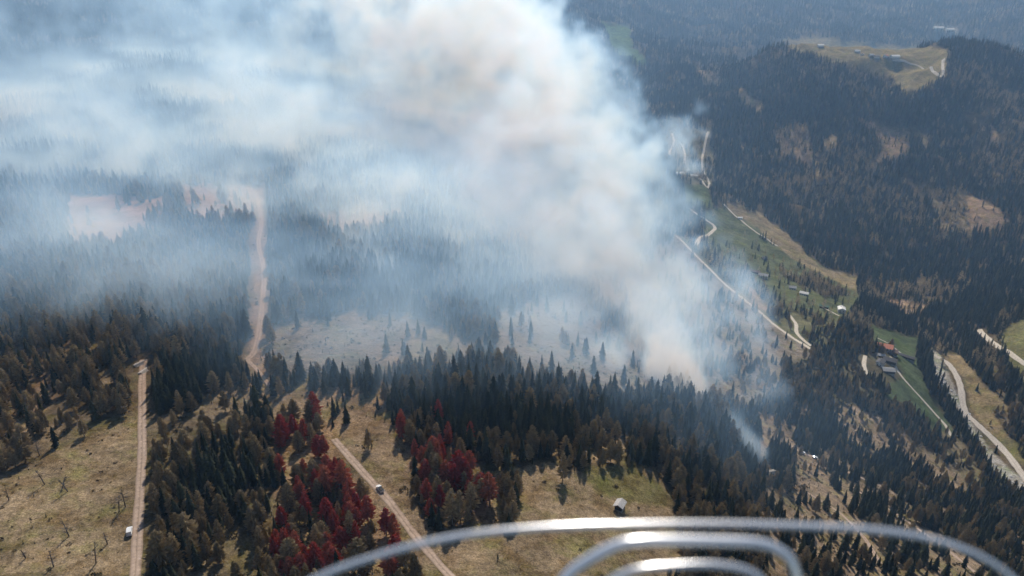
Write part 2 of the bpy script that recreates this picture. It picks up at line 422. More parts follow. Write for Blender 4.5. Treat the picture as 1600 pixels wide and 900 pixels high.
class MB:
    def __init__(self): self.v = []; self.f = []
    def add(self, vs, fs):
        n = len(self.v); self.v += [tuple(p) for p in vs]; self.f += [tuple(i + n for i in f) for f in fs]; return self
    def box(self, c, s, rz=0):
        cx, cy, cz = c; hx, hy, hz = s[0] / 2, s[1] / 2, s[2] / 2
        ca, sa = math.cos(rz), math.sin(rz); vs = []
        for dz in (-hz, hz):
            for dx, dy in ((-hx, -hy), (hx, -hy), (hx, hy), (-hx, hy)):
                vs.append((cx + dx * ca - dy * sa, cy + dx * sa + dy * ca, cz + dz))
        return self.add(vs, [(3, 2, 1, 0), (4, 5, 6, 7), (0, 1, 5, 4), (1, 2, 6, 5), (2, 3, 7, 6), (3, 0, 4, 7)])
    def tube(self, pts, rads, n=6):
        P = [np.array(p, float) for p in pts]; rings = []
        for i, p in enumerate(P):
            d = P[min(i + 1, len(P) - 1)] - P[max(i - 1, 0)]; d /= np.linalg.norm(d) + 1e-9
            a = np.cross(d, (0, 0, 1) if abs(d[2]) < 0.9 else (1, 0, 0)); a /= np.linalg.norm(a); b = np.cross(d, a)
            rings.append([p + rads[i] * (math.cos(2 * math.pi * k / n) * a + math.sin(2 * math.pi * k / n) * b) for k in range(n)])
        vs = [q for r_ in rings for q in r_]; fs = []
        for i in range(len(P) - 1):
            for k in range(n):
                fs.append((i * n + k, i * n + (k + 1) % n, (i + 1) * n + (k + 1) % n, (i + 1) * n + k))
        fs.append(tuple(range(n))[::-1]); fs.append(tuple((len(P) - 1) * n + k for k in range(n)))
        return self.add(vs, fs)
    def obj(self, name, material, parent=None, smooth=False):
        return mesh_obj(name, self.v, self.f, material, parent, smooth)

# ------------------------------------------------------------------ the hillside
def build_ground():
    x, y, z = GX.ravel(), GY.ravel(), GZ.ravel()
    col = cover(x, y, z, soft=True)
    me = bpy.data.meshes.new('hillside')
    nv = NT * NL; me.vertices.add(nv)
    me.vertices.foreach_set('co', np.stack([x, y, z], 1).ravel())
    i, j = np.meshgrid(np.arange(NT - 1), np.arange(NL - 1), indexing='ij')
    a = (i * NL + j).ravel()
    q = np.stack([a, a + 1, a + NL + 1, a + NL], 1)
    nf = len(q)
    me.loops.add(nf * 4); me.loops.foreach_set('vertex_index', q[:, ::-1].ravel().astype(np.int32))
    me.polygons.add(nf)
    me.polygons.foreach_set('loop_start', np.arange(0, nf * 4, 4, dtype=np.int32))
    me.polygons.foreach_set('loop_total', np.full(nf, 4, np.int32))
    me.polygons.foreach_set('use_smooth', np.ones(nf, bool))
    at_ = me.attributes.new('cover', 'FLOAT_COLOR', 'POINT')
    at_.data.foreach_set('color', np.concatenate([col, np.ones((nv, 1))], 1).ravel())
    me.update(calc_edges=True); me.validate()
    me.materials.append(M['ground'])
    o = bpy.data.objects.new('hillside', me); COL.objects.link(o)
    tag(o, 'mountain hillside of dry grass, forest floor and logged ground dropping to a valley', 'terrain', kind='structure')
build_ground()

# ------------------------------------------------------------------ trees
def spruce_parts(seed, h=20.0, whorls=15, per=9, low=False):
    rd = random.Random(seed); tr, cr = MB(), MB()
    tr.tube([(0, 0, -0.8), (0, 0, h * 0.5), (0, 0, h * 0.97)], [0.34, 0.2, 0.03], 6 if not low else 4)
    z0 = h * (0.05 + 0.07 * rd.random()); base = h * (0.135 + 0.07 * rd.random()); ex = 0.55 + 0.35 * rd.random()
    for w in range(whorls):
        t = w / (whorls - 1); z = z0 + (h * 0.965 - z0) * t ** 0.93
        rad = base * (1 - t) ** ex * (0.85 + 0.3 * rd.random()) + 0.16
        if w == 0: rad *= 0.8
        off = rd.random() * 6.28
        for k in range(per):
            a = off + 6.283 * (k + 0.5 * (rd.random() - 0.5)) / per
            L = rad * (0.5 + 0.75 * rd.random()); dr = L * (0.28 + 0.25 * rd.random())
            ca, sa = math.cos(a), math.sin(a); wd = L * (0.25 + 0.12 * rd.random()) + 0.12
            px, py = -sa * wd, ca * wd
            up = h / whorls * 0.85
            p0 = (0, 0, z + up); m1 = (ca * L * .55 + px, sa * L * .55 + py, z + up * .3 - dr * .45); m2 = (ca * L * .55 - px, sa * L * .55 - py, z + up * .3 - dr * .45)
            mm = (ca * L * .6, sa * L * .6, z + up * .55 - dr * .25); e = (ca * L, sa * L, z - dr)
            cr.add([p0, m1, mm, m2, e], [(0, 1, 2), (0, 2, 3), (1, 4, 2), (2, 4, 3)])
    cr.add([(0, 0, h)] + [(0.22 * math.cos(k * 2.1), 0.22 * math.sin(k * 2.1), h * 0.93) for k in range(3)], [(0, 1, 2), (0, 2, 3), (0, 3, 1)])
    return tr, cr
def larch_parts(seed, h=20.0, n=230, low=False):
    rd = random.Random(seed); tr, cr = MB(), MB()
    lean = (rd.uniform(-.4, .4), rd.uniform(-.4, .4))
    tr.tube([(0, 0, -0.8), (lean[0] * .5, lean[1] * .5, h * .5), (lean[0], lean[1], h * .98)], [0.3, 0.17, 0.03], 6 if not low else 4)
    base = h * (0.2 + 0.06 * rd.random()); z0 = h * (0.1 + 0.1 * rd.random())
    for i in range(n):
        t = ((i + rd.random()) / n) ** 0.85; z = z0 + (h * 0.98 - z0) * t
        prof = (1 - t) ** 0.62 * min(1, 0.55 + t * 2.2)
        L = base * prof * (0.6 + 0.55 * rd.random()) + 0.35
        a = rd.random() * 6.283; ca, sa = math.cos(a), math.sin(a)
        rise = L * rd.uniform(-0.12, 0.35); w = (0.2 + 0.16 * rd.random()) * (0.6 + L * 0.25)
        x0, y0 = lean[0] * t, lean[1] * t
        px, py = -sa * w, ca * w
        # a side branch with two hanging sprays of twigs
        A_ = (x0, y0, z); B1 = (x0 + ca * L * .55 + px, y0 + sa * L * .55 + py, z + rise * .5 - w * .8); B2 = (x0 + ca * L * .6 - px, y0 + sa * L * .6 - py, z + rise * .5 - w * .5)
        T = (x0 + ca * L * .62, y0 + sa * L * .62, z + rise * .7 + w * .9); E = (x0 + ca * L, y0 + sa * L, z + rise)
        cr.add([A_, B1, E, B2, T], [(0, 1, 4), (4, 1, 2), (0, 4, 3), (4, 2, 3)] if not low else [(0, 1, 2), (0, 2, 3)])
    return tr, cr
def mk(mb, name, m):
    me = bpy.data.meshes.new(name); me.from_pydata(mb.v, [], mb.f); me.materials.append(m); me.update(); return me
PROTO = {'spruce': [], 'larch': [], 'red_cast': []}
for s in range(8):
    tr, cr = spruce_parts(100 + s, h=20 + 3 * (s % 3 - 1))
    PROTO['spruce'].append((mk(tr, 'spruce_trunk', M['bark']), mk(cr, 'spruce_crown', M['spruce'])))
    tr, cr = larch_parts(200 + s, h=19 + 2 * (s % 3 - 1))
    t_, c_ = mk(tr, 'larch_trunk', M['deadwood']), mk(cr, 'larch_crown', M['larch'])
    PROTO['larch'].append((t_, c_))
    c2 = c_.copy(); c2.materials.clear(); c2.materials.append(M['red_cast']); PROTO['red_cast'].append((t_, c2))

def scatter(r0, r1, spacing, th0=-50, th1=50):
    """jittered points over a sector of the hillside"""
    x0 = min(r1 * math.sin(R(th0)), r0 * math.sin(R(th0))); x1 = r1 * math.sin(R(th1))
    gx, gy = np.meshgrid(np.arange(x0, x1, spacing), np.arange(r0 * 0.7, r1, spacing))
    gx = (gx + rng.uniform(-.48, .48, gx.shape) * spacing).ravel(); gy = (gy + rng.uniform(-.48, .48, gy.shape) * spacing).ravel()
    r = np.hypot(gx, gy); th = np.arctan2(gx, gy)
    k = (r >= r0) & (r < r1) & (th > R(th0)) & (th < R(th1))
    gx, gy = gx[k], gy[k]; gz = ground(gx, gy)
    u, v = to_pix(gx, gy, gz); k = (u > -250) & (u < 1850) & (v > -120) & (v < 1050)
    gx, gy, gz = gx[k], gy[k], gz[k]
    return gx, gy, gz
PX_, PY_, PZ_, PS_, PT_ = [], [], [], [], []
for r0, r1, sp in ((190, 800, 4.0), (800, 1500, 5.0), (1500, 3300, 7.6), (3300, 7000, 17.0)):
    x, y, z = scatter(r0, r1, sp)
    dens, spr, col = cover(x, y, z)
    u, v = to_pix(x, y, z)
    clump = fbm(x / 26, y / 26, oct=2, seed=77)
    k = rng.random(len(x)) < np.clip(dens * np.where(dens < 0.7, 1 + 1.9 * clump, 1 + 0.9 * np.minimum(clump + 0.1, 0)), 0, 1)
    k &= (u > -250) & (u < 1850) & (v > -120) & (v < 1050)
    x, y, z, spr, u, v = x[k], y[k], z[k], spr[k], u[k], v[k]
    PX_.append(x); PY_.append(y); PZ_.append(z); PS_.append(rng.random(len(x)) < spr + 0.35 * clump[k])
    PT_.append(np.full(len(x), sp))
TX, TY, TZ, TS = map(np.concatenate, (PX_, PY_, PZ_, PS_)); TSP = np.concatenate(PT_)
TSC = np.clip(rng.normal(0.92, 0.26, len(TX)), 0.35, 1.6) * np.where(TSP > 8, 1.12, 1.0) * np.where(TSP > 16, 1.45, 1.0) * np.where(np.hypot(TX, TY) < 800, np.where(TS, 0.62, 0.68), np.where(np.hypot(TX, TY) < 1500, 0.68, 0.9))
# keep the tracks clear of trees (filled in below)
TU, TV = to_pix(TX, TY, TZ)
TSC *= np.where((TU > 1150) & (TX ** 2 + TY ** 2 < 1000 ** 2), 0.9, 1.0)
DIST = np.sqrt(TX ** 2 + TY ** 2 + (TZ - CZ) ** 2)

# ------------------------------------------------------------------ tracks and roads (draped strips)
def track_material(name, rgb, mid):
    m, nt, b = mat(name); L = nt.links.new
    uv = node(nt, 'ShaderNodeAttribute', attribute_name='across'); geo = node(nt, 'ShaderNodeNewGeometry')
    nz = node(nt, 'ShaderNodeTexNoise'); nz.inputs['Scale'].default_value = 0.6; nz.inputs['Detail'].default_value = 6
    L(geo.outputs['Position'], nz.inputs['Vector'])
    cr = node(nt, 'ShaderNodeValToRGB'); e = cr.color_ramp.elements
    e[0].position = 0.05; e[0].color = mid + (1,); e[1].position = 0.95; e[1].color = mid + (1,)
    for p, c in ((0.2, rgb), (0.38, rgb), (0.5, mid), (0.62, rgb), (0.8, rgb)):
        q = e.new(p); q.color = c + (1,)
    ad = node(nt, 'ShaderNodeMath', operation='MULTIPLY_ADD'); L(nz.outputs['Fac'], ad.inputs[0]); ad.inputs[1].default_value = 0.3; 
    sb = node(nt, 'ShaderNodeMath', operation='SUBTRACT'); L(uv.outputs['Fac'], sb.inputs[0]); sb.inputs[1].default_value = 0.15
    L(sb.outputs[0], ad.inputs[2]); L(ad.outputs[0], cr.inputs['Fac'])
    mr = node(nt, 'ShaderNodeMapRange'); mr.inputs['From Min'].default_value = 0.3; mr.inputs['From Max'].default_value = 0.7
    mr.inputs['To Min'].default_value = 0.75; mr.inputs['To Max'].default_value = 1.2; L(nz.outputs['Fac'], mr.inputs['Value'])
    sc = node(nt, 'ShaderNodeVectorMath', operation='SCALE'); L(cr.outputs['Color'], sc.inputs[0]); L(mr.outputs['Result'], sc.inputs['Scale'])
    L(sc.outputs['Vector'], b.inputs['Base Color']); b.inputs['Roughness'].default_value = 1.0; b.inputs['Specular IOR Level'].default_value = 0.0
    return m
M['track'] = track_material('dirt_track', (0.36, 0.275, 0.215), (0.25, 0.185, 0.135))
M['gravel'] = track_material('gravel_road', (0.40, 0.36, 0.31), (0.34, 0.30, 0.26))
M['path'] = track_material('pale_path', (0.46, 0.41, 0.34), (0.42, 0.37, 0.30))
TRACKS = [
 ('gravel_track', 'straight reddish gravel track running beside the dry grass meadow', [(224, 562), (222, 600), (222, 650), (222, 700), (219, 760), (215, 830), (211, 900), (208, 960)], 4.1, 'track'),
 ('dirt_track', 'reddish dirt track climbing through the smoky clearing between dark spruces', [(400, 300), (408, 345), (404, 380), (412, 420), (411, 460), (406, 510), (398, 548), (386, 562)], 4.2, 'track'),
 ('forest_track', 'twin rut dirt track slanting past the stumps and larches', [(522, 686), (532, 698), (560, 730), (600, 774), (655, 845), (705, 902), (745, 950)], 4.0, 'track'),
 ('grass_trail', 'faint grassy trail linking the clearing with the twin rut track', [(386, 562), (402, 578), (416, 596), (428, 610)], 2.6, 'track'),
 ('logging_track', 'short logging track across the brown clearing on the steep slope', [(1238, 698), (1250, 706), (1290, 722), (1330, 740), (1390, 765)], 5, 'track'),
 ('logging_track', 'pale skid track dropping through the dark spruces of the steep slope', [(1510, 815), (1545, 845), (1575, 870), (1610, 895)], 4.5, 'path'),
 ('logging_track', 'long skid track slanting down the lower wood of the steep slope', [(1330, 762), (1400, 803), (1470, 852), (1535, 905)], 3.4, 'track'),
 ('logging_track', 'short brown skid track between the scattered spruces below the rubble', [(1262, 770), (1310, 800), (1350, 840), (1375, 880)], 3.0, 'track'),
 ('valley_road', 'gravel valley road following the rubble stream bed', [(1454, 551), (1480, 567), (1497, 593), (1507, 640), (1529, 665), (1564, 699), (1600, 745), (1660, 820)], 7, 'gravel'),
 ('hill_road', 'pale road crossing the green slope above the stream', [(1530, 515), (1558, 541), (1600, 568), (1650, 590)], 7, 'path'),
 ('slope_road', 'thin straight road running down the burnt slope', [(1040, 358), (1060, 372), (1090, 402), (1125, 437), (1160, 466), (1190, 490), (1230, 522), (1268, 546)], 5.5, 'path'),
 ('farm_lane', 'narrow lane down the green farm meadow', [(1392, 558), (1400, 575), (1412, 592), (1430, 612), (1450, 634), (1475, 662), (1488, 684)], 4.2, 'path'),
 ('farm_lane', 'short lane above the orange roofed farmhouse', [(1370, 528), (1390, 538), (1405, 550), (1420, 562)], 3.6, 'path'),
 ('farm_lane', 'lane looping below the barns to the wood', [(1352, 556), (1350, 570), (1354, 586)], 5, 'path'),
 ('house_lane', 'winding lane from the white house into the wood', [(1230, 488), (1243, 505), (1245, 520), (1256, 532), (1268, 541)], 5, 'path'),
 ('house_lane', 'lane between the green shed and the white house', [(1285, 480), (1300, 488), (1312, 494)], 4, 'path'),
 ('hairpin_road', 'pale hairpin road on the spur beside the smoke', [(1107, 206), (1101, 228), (1097, 250), (1099, 268), (1107, 284), (1108, 291), (1101, 289), (1094, 279)], 7, 'path'),
 ('spur_path', 'faint curved path on the spur inside the smoke', [(1050, 208), (1053, 220), (1047, 236), (1046, 245), (1050, 254)], 6, 'path'),
 ('spur_path', 'short straight path above the smoky hamlet', [(1066, 225), (1070, 240), (1070, 256)], 6, 'path'),
 ('zigzag_road', 'zigzag road below the smoky hamlet', [(1073, 323), (1088, 334), (1102, 343), (1117, 356), (1108, 366), (1094, 372), (1087, 383)], 7, 'path'),
 ('meadow_path', 'thin path crossing the ridge meadow below the village', [(1395, 94), (1418, 98), (1440, 106), (1460, 113), (1475, 121)], 8, 'path'),
 ('meadow_path', 'pale path along the far edge of the ridge meadow', [(1474, 93), (1473, 106), (1474, 120)], 9, 'path'),
 ('green_slope_lane', 'pale lane along the top of the green valley slope', [(1130, 318), (1155, 342), (1180, 362), (1215, 385)], 5, 'path'),
]
SEG = []
def smooth_line(P, step):
    P = np.array(P, float); out = []
    for i in range(len(P) - 1):
        p0, p1, p2, p3 = P[max(i - 1, 0)], P[i], P[i + 1], P[min(i + 2, len(P) - 1)]
        n = max(2, int(np.linalg.norm(p2 - p1) / step))
        for k in range(n):
            t = k / n
            out.append(0.5 * (2 * p1 + (p2 - p0) * t + (2 * p0 - 5 * p1 + 4 * p2 - p3) * t * t + (3 * p1 - p0 - 3 * p2 + p3) * t ** 3))
    out.append(P[-1]); return np.array(out)
def build_tracks():
    for name, label, px, w, mk_ in TRACKS:
        px = np.array(px, float)
        W3 = cast(px[:, 0], px[:, 1])
        c = smooth_line(W3[:, :2], 3.0)
        d = np.gradient(c, axis=0); d /= np.linalg.norm(d, axis=1, keepdims=True) + 1e-9
        nrm = np.stack([d[:, 1], -d[:, 0]], 1)
        wob = 1 + 0.16 * fbm(c[:, 0] / 9, c[:, 1] / 9, oct=2, seed=5)
        K = 9; verts, faces, ac = [], [], []
        dist = np.hypot(c[:, 0], c[:, 1])
        for k in range(K):
            s = (k / (K - 1) - 0.5) * w * wob
            p = c + nrm * s[:, None]
            lift = np.clip(dist / 2200, 0.14, 1.0)
            z = ground(p[:, 0], p[:, 1]) + lift * (0.5 if k in (0, K - 1) else 1)
            verts.append(np.stack([p[:, 0], p[:, 1], z], 1)); ac.append(np.full(len(c), k / (K - 1)))
        n = len(c); V = np.concatenate(verts)
        for k in range(K - 1):
            for i in range(n - 1):
                faces.append((k * n + i, k * n + i + 1, (k + 1) * n + i + 1, (k + 1) * n + i))
        o = mesh_obj(name, V, faces, M[mk_], smooth=True)
        a_ = o.data.attributes.new('across', 'FLOAT', 'POINT'); a_.data.foreach_set('value', np.concatenate(ac))
        o['kind'] = 'structure'; o['label'] = label
        SEG.append((c[::2] if n > 8 else c, w + {'forest_track': 9, 'gravel_track': 4, 'slope_road': 8, 'valley_road': 8, 'farm_lane': 6}.get(name, 2)))
build_tracks()
def road_clear(x, y, extra=2.2):
    ok = np.ones(len(x), bool)
    for c, w in SEG:
        lo = c.min(0) - 20; hi = c.max(0) + 20
        k = np.where((x > lo[0]) & (x < hi[0]) & (y > lo[1]) & (y < hi[1]))[0]
        if len(k) == 0: continue
        d2 = ((x[k, None] - c[None, :, 0]) ** 2 + (y[k, None] - c[None, :, 1]) ** 2).min(1)
        ok[k[d2 < (w / 2 + extra) ** 2]] = False
    return ok

# ------------------------------------------------------------------ buildings
CLEAR = []
M['glass'] = simple('window_glass', (0.03, 0.035, 0.045), 0.15, 0.1, 1, 0, 0.5)
M['dark_timber'] = simple('dark_timber', (0.07, 0.052, 0.04), 0.85, 0.3, 1.2)
M['brown_timber'] = simple('brown_timber', (0.15, 0.10, 0.065), 0.85, 0.3, 1.2)
M['render'] = simple('white_render', (0.66, 0.63, 0.57), 0.9, 0.08, 0.7)
M['stone'] = simple('plinth_stone', (0.30, 0.28, 0.25), 0.95, 0.2, 1.5)
ROOF = {'orange': (0.52, 0.20, 0.12), 'grey': (0.30, 0.29, 0.28), 'dark': (0.085, 0.08, 0.08), 'brown': (0.17, 0.11, 0.085), 'pale': (0.62, 0.60, 0.56), 'green': (0.10, 0.16, 0.11), 'red': (0.33, 0.13, 0.09), 'tin': (0.42, 0.40, 0.38)}
for k_, c_ in ROOF.items(): M['roof_' + k_] = simple(k_ + '_roof', c_, 0.6 if k_ in ('tin', 'pale') else 0.85, 0.18, 1.4)
def rot2(x, y, a): return x * math.cos(a) - y * math.sin(a), x * math.sin(a) + y * math.cos(a)
def house(name, u, v, L, W, H, roof, wall, rz, label, cat, detail=2, pitch=0.42, chimney=True, group=None):
    p = at(u, v); rz = R(rz)
    zs = [float(ground(p[0] + rot2(sx * L / 2, sy * W / 2, rz)[0], p[1] + rot2(sx * L / 2, sy * W / 2, rz)[1])) for sx in (-1, 1) for sy in (-1, 1)]
    zb = max(zs) * 0.6 + min(zs) * 0.4; sink = zb - min(zs) + 0.8
    e = empty(name, (p[0], p[1], zb), rz); tag(e, label, cat, group)
    rh = W / 2 * math.tan(pitch) if pitch < 1 else W / 2
    mw, mr = M[wall], M['roof_' + roof]
    hx, hy = L / 2, W / 2
    wl_ = MB(); vs = [(-hx, -hy, -0.2), (hx, -hy, -0.2), (hx, hy, -0.2), (-hx, hy, -0.2), (-hx, -hy, H), (hx, -hy, H), (hx, hy, H), (-hx, hy, H), (-hx, 0, H + rh), (hx, 0, H + rh)]
    wl_.add(vs, [(0, 1, 5, 4), (1, 2, 6, 9, 5), (2, 3, 7, 6), (3, 0, 4, 8, 7), (3, 2, 1, 0)]); wl_.obj('wall', mw, e)
    MB().box((0, 0, -sink / 2 + 0.25), (L + 0.12, W + 0.12, sink + 0.5)).obj('plinth', M['stone'], e)
    oh, ov, th = 0.8, 0.7, 0.28; tp = math.tan(pitch)
    rf = MB()
    for s in (-1, 1):
        y1 = s * (hy + ov); z1 = H + rh - (hy + ov) * tp + 0.03; zr = H + rh + 0.03; x = hx + oh
        a = [(-x, 0, zr), (x, 0, zr), (x, y1, z1), (-x, y1, z1)]; t = [(q[0], q[1], q[2] + th) for q in a]
        fs = [(0, 1, 2, 3), (7, 6, 5, 4), (0, 4, 5, 1), (1, 5, 6, 2), (2, 6, 7, 3), (3, 7, 4, 0)]
        rf.add(a + t, fs if s > 0 else [f[::-1] for f in fs])
    r_ = rf.obj('roof', mr, e)
    if detail >= 1:
        if chimney: MB().box((hx * 0.35, hy * 0.25, H + rh + 0.35), (0.9, 0.7, 2.2)).obj('chimney', M['stone'], r_)
        n = max(2, int(L / 3.2)); rows = [1.5] if H < 4.6 else [1.5, 4.0]
        for s in (-1, 1):
            for zz in rows:
                for k in range(n):
                    x = -hx + (k + 0.5) * L / n
                    if s < 0 and zz == 1.5 and k == n // 2:
                        MB().box((x, s * (hy + 0.03), 1.05), (1.2, 0.1, 2.1)).obj('door', M['dark_timber'], e); continue
                    w_ = MB().box((x, s * (hy + 0.02), zz), (1.15, 0.08, 1.3)).obj('window', M['glass'], e)
                    if detail >= 2:
                        MB().box((x, s * (hy + 0.07), zz - 0.72), (1.4, 0.2, 0.1)).obj('sill', M['stone'], w_)
            for zz in rows:
                for k in (-1, 1):
                    MB().box((s * (hx + 0.02), k * hy * 0.45, zz), (0.08, 1.1, 1.3)).obj('window', M['glass'], e)
        if detail >= 2 and H > 4.5:
            MB().box((0, -hy - 0.75, 2.85), (L * 0.8, 1.3, 0.14)).box((0, -hy - 1.38, 3.35), (L * 0.8, 0.06, 0.85)).obj('balcony', M['brown_timber'], e)
    CLEAR.append((p[0], p[1], max(L, W) * 0.62 + 1.5))
    return e
house('farmhouse', 1381, 546, 19, 13, 5.2, 'orange', 'render', -28, 'farmhouse with a bright orange tiled roof above the green meadow', 'house')
house('barn', 1393, 553, 13, 10, 4.4, 'brown', 'brown_timber', -30, 'brown roofed barn joined close behind the orange roofed farmhouse', 'barn', 1)
house('barn', 1390, 567, 15, 10, 4.4, 'dark', 'dark_timber', -35, 'large dark roofed barn beside the lane below the farmhouse', 'barn', 1, chimney=False)
house('long_shed', 1415, 560, 21, 6, 3.0, 'dark', 'dark_timber', -42, 'long low dark shed on the green meadow beyond the lane', 'shed', 1, chimney=False)
house('barn', 1387, 582, 13, 9, 3.8, 'grey', 'dark_timber', -10, 'grey roofed barn lowest in the farmyard', 'barn', 1, chimney=False)
house('shed', 1377, 558, 8, 6, 3, 'grey', 'brown_timber', -30, 'small grey roofed shed at the upper edge of the farmyard', 'shed', 1, chimney=False)
house('farm_cottage', 1375, 570, 10, 8, 4.8, 'dark', 'render', 50, 'small white walled cottage between the barns and the wood', 'house', 1)
house('white_house', 1314, 488, 11, 10, 6.4, 'pale', 'render', 75, 'white house with pale roof at the end of the green slope', 'house', 2)
house('green_shed', 1287, 481, 13, 8, 3.6, 'green', 'brown_timber', -20, 'long green roofed shed beside the white house', 'shed', 1, chimney=False)
for u, v, L, W, H, rf, rz, lb in (
    (1062, 274, 18, 12, 5, 'pale', 10, 'pale roofed house inside the smoke at the hairpin road'),
    (1074, 270, 13, 11, 6, 'tin', 60, 'tall metal roofed house in the smoky hamlet'),
    (1084, 277, 16, 9, 4, 'pale', -8, 'long pale barn in the smoky hamlet nearest the hairpin'),
    (1192, 434, 15, 10, 5, 'grey', -25, 'grey roofed house on the hedged green terrace'),
    (1180, 427, 17, 7, 3.5, 'brown', -25, 'brown roofed stable above the grey roofed house'),
    (1156, 342, 9, 7, 3.4, 'pale', 0, 'small pale hut on the upper edge of the green slope'),
    (1238, 452, 11, 8, 4, 'grey', -20, 'small grey house among hedges on the green slope'),
    (1256, 461, 13, 8, 4, 'pale', -30, 'pale roofed barn among hedges above the white house'),
    (1194, 405, 10, 8, 3.6, 'dark', 20, 'dark hay barn alone in the green slope')):
    house('hill_house', u, v, L, W, H, rf, 'render' if rf != 'brown' else 'brown_timber', rz, lb, 'house', 1)
for u, v, L, W, H, rf, rz, lb in (
    (1398, 90, 27, 16, 7, 'pale', 5, 'large white hall on the ridge meadow at the end of the village'),
    (1384, 89, 16, 13, 6, 'red', 40, 'red roofed house in the ridge village'),
    (1370, 91, 18, 13, 6, 'dark', -20, 'dark roofed house in the middle of the ridge village'),
    (1361, 88, 16, 12, 6, 'grey', 15, 'grey roofed house in the ridge village'),
    (1347, 87, 15, 12, 6, 'brown', 60, 'brown roofed house at the start of the ridge village'),
    (1339, 82, 18, 12, 6, 'tin', 0, 'metal roofed barn above the ridge village'),
    (1282, 73, 20, 14, 6, 'pale', 0, 'lone pale farmhouse on the crest of the ridge meadow')):
    house('village_house', u, v, L, W, H, rf, 'render', rz, lb, 'house', 1)
for u, v, L, rz, lb in ((1466, 45, 60, -12, 'long pale industrial hall far down in the valley beyond the ridge'), (1484, 48, 45, -12, 'shorter pale hall beside the long hall beyond the ridge')):
    house('valley_hall', u, v, L, 26, 9, 'pale', 'render', rz, lb, 'hall', 0)
house('hay_hut', 968, 795, 4.2, 3.5, 2.8, 'tin', 'dark_timber', 62, 'small dark timber hut with pale metal roof on the open meadow', 'hut', 1, chimney=False, pitch=0.5)

# ------------------------------------------------------------------ vehicles
M['car_white'] = simple('white_car_paint', (0.66, 0.66, 0.65), 0.35, 0.03, 1, 0, 0.5)
M['tyre'] = simple('tyre_rubber', (0.025, 0.025, 0.025), 0.9, 0.1, 2)
M['rim'] = simple('wheel_rim', (0.4, 0.4, 0.4), 0.4, 0.1, 2, 0.6)
M['lamp'] = simple('lamp_glass', (0.6, 0.6, 0.55), 0.2, 0.05, 2)
M['load'] = simple('dark_load', (0.05, 0.045, 0.04), 0.9, 0.3, 3)
def prism(mb, prof, w):
    n = len(prof); mb.add([(x, -w / 2, z) for x, z in prof] + [(x, w / 2, z) for x, z in prof],
        [tuple(range(n)), tuple(range(2 * n - 1, n - 1, -1))] + [(i, i + n, (i + 1) % n + n, (i + 1) % n) for i in range(n)]); return mb
def vehicle(name, u, v, u2, v2, label, cat, L=4.8, W=1.95, H=1.9, pickup=False):
    """stands at (u, v) heading towards (u2, v2)"""
    p, q = at(u, v), at(u2, v2); a = math.atan2(q[1] - p[1], q[0] - p[0])
    e = empty(name, (p[0], p[1], p[2] + 0.3), a)
    dz = (float(ground(p[0] + math.cos(a) * 2, p[1] + math.sin(a) * 2)) - float(ground(p[0] - math.cos(a) * 2, p[1] - math.sin(a) * 2))) / 4
    e.rotation_euler = (0, -math.atan(dz), a); tag(e, label, cat)
    h = L / 2
    b = prism(MB(), [(-h, 0.35), (h - .1, 0.35), (h, 0.6), (h - .05, 0.9), (h * 0.45, 1.08), (-h, 1.08)], W); b.obj('body', M['car_white'], e)
    back = -h * 0.95 if not pickup else -h * 0.05
    prism(MB(), [(back, 1.08), (h * 0.45, 1.08), (h * 0.2, H), (back + .12, H)], W * 0.9).obj('cabin', M['car_white'], e)
    # glazing set into the cabin
    MB().add([(h * 0.445 + .02, s * W * .40, 1.14) for s in (-1, 1)] + [(h * 0.215 + .03, s * W * .38, H - .08) for s in (1, -1)], [(0, 1, 2, 3)]).obj('windscreen', M['glass'], e)
    for s in (-1, 1):
        MB().box(((back + h * .3) / 2, s * (W * .45 + .005), (1.12 + H) / 2 + .02), (h * .3 - back - .5, 0.03, (H - 1.08) * .55)).obj('window', M['glass'], e)
        MB().box((h - .06, s * W * .36, 0.74), (0.12, 0.34, 0.18)).obj('headlight', M['lamp'], e)
        for fx in (-.6, .6):
            t = MB().tube([(fx * h, s * (W / 2 - .2), 0.34), (fx * h, s * (W / 2 + .03), 0.34)], [.36, .36], 14).obj('wheel', M['tyre'], e)
            MB().tube([(fx * h, s * (W / 2 + .03), 0.34), (fx * h, s * (W / 2 + .05), 0.34)], [.2, .2], 10).obj('rim', M['rim'], t)
    if pickup:
        MB().box((-h * .53, 0, 1.2), (h * .85, W * .86, 0.35)).obj('load', M['load'], e)
    CLEAR.append((p[0], p[1], 6))
vehicle('white_van', 203, 833, 208, 780, 'white van parked on the grass beside the gravel track', 'van', 5.3, 2.0, 2.1)
vehicle('white_pickup', 594, 766, 580, 750, 'white pickup with dark load on the twin rut track', 'pickup', 5.2, 1.9, 1.85, True)
vehicle('white_car', 1252, 708, 1240, 700, 'white car on the logging track of the steep brown clearing', 'car', 4.8, 1.95, 1.8)
vehicle('white_car', 1272, 716, 1258, 710, 'second white car further along the logging track', 'car', 4.4, 1.9, 1.6)

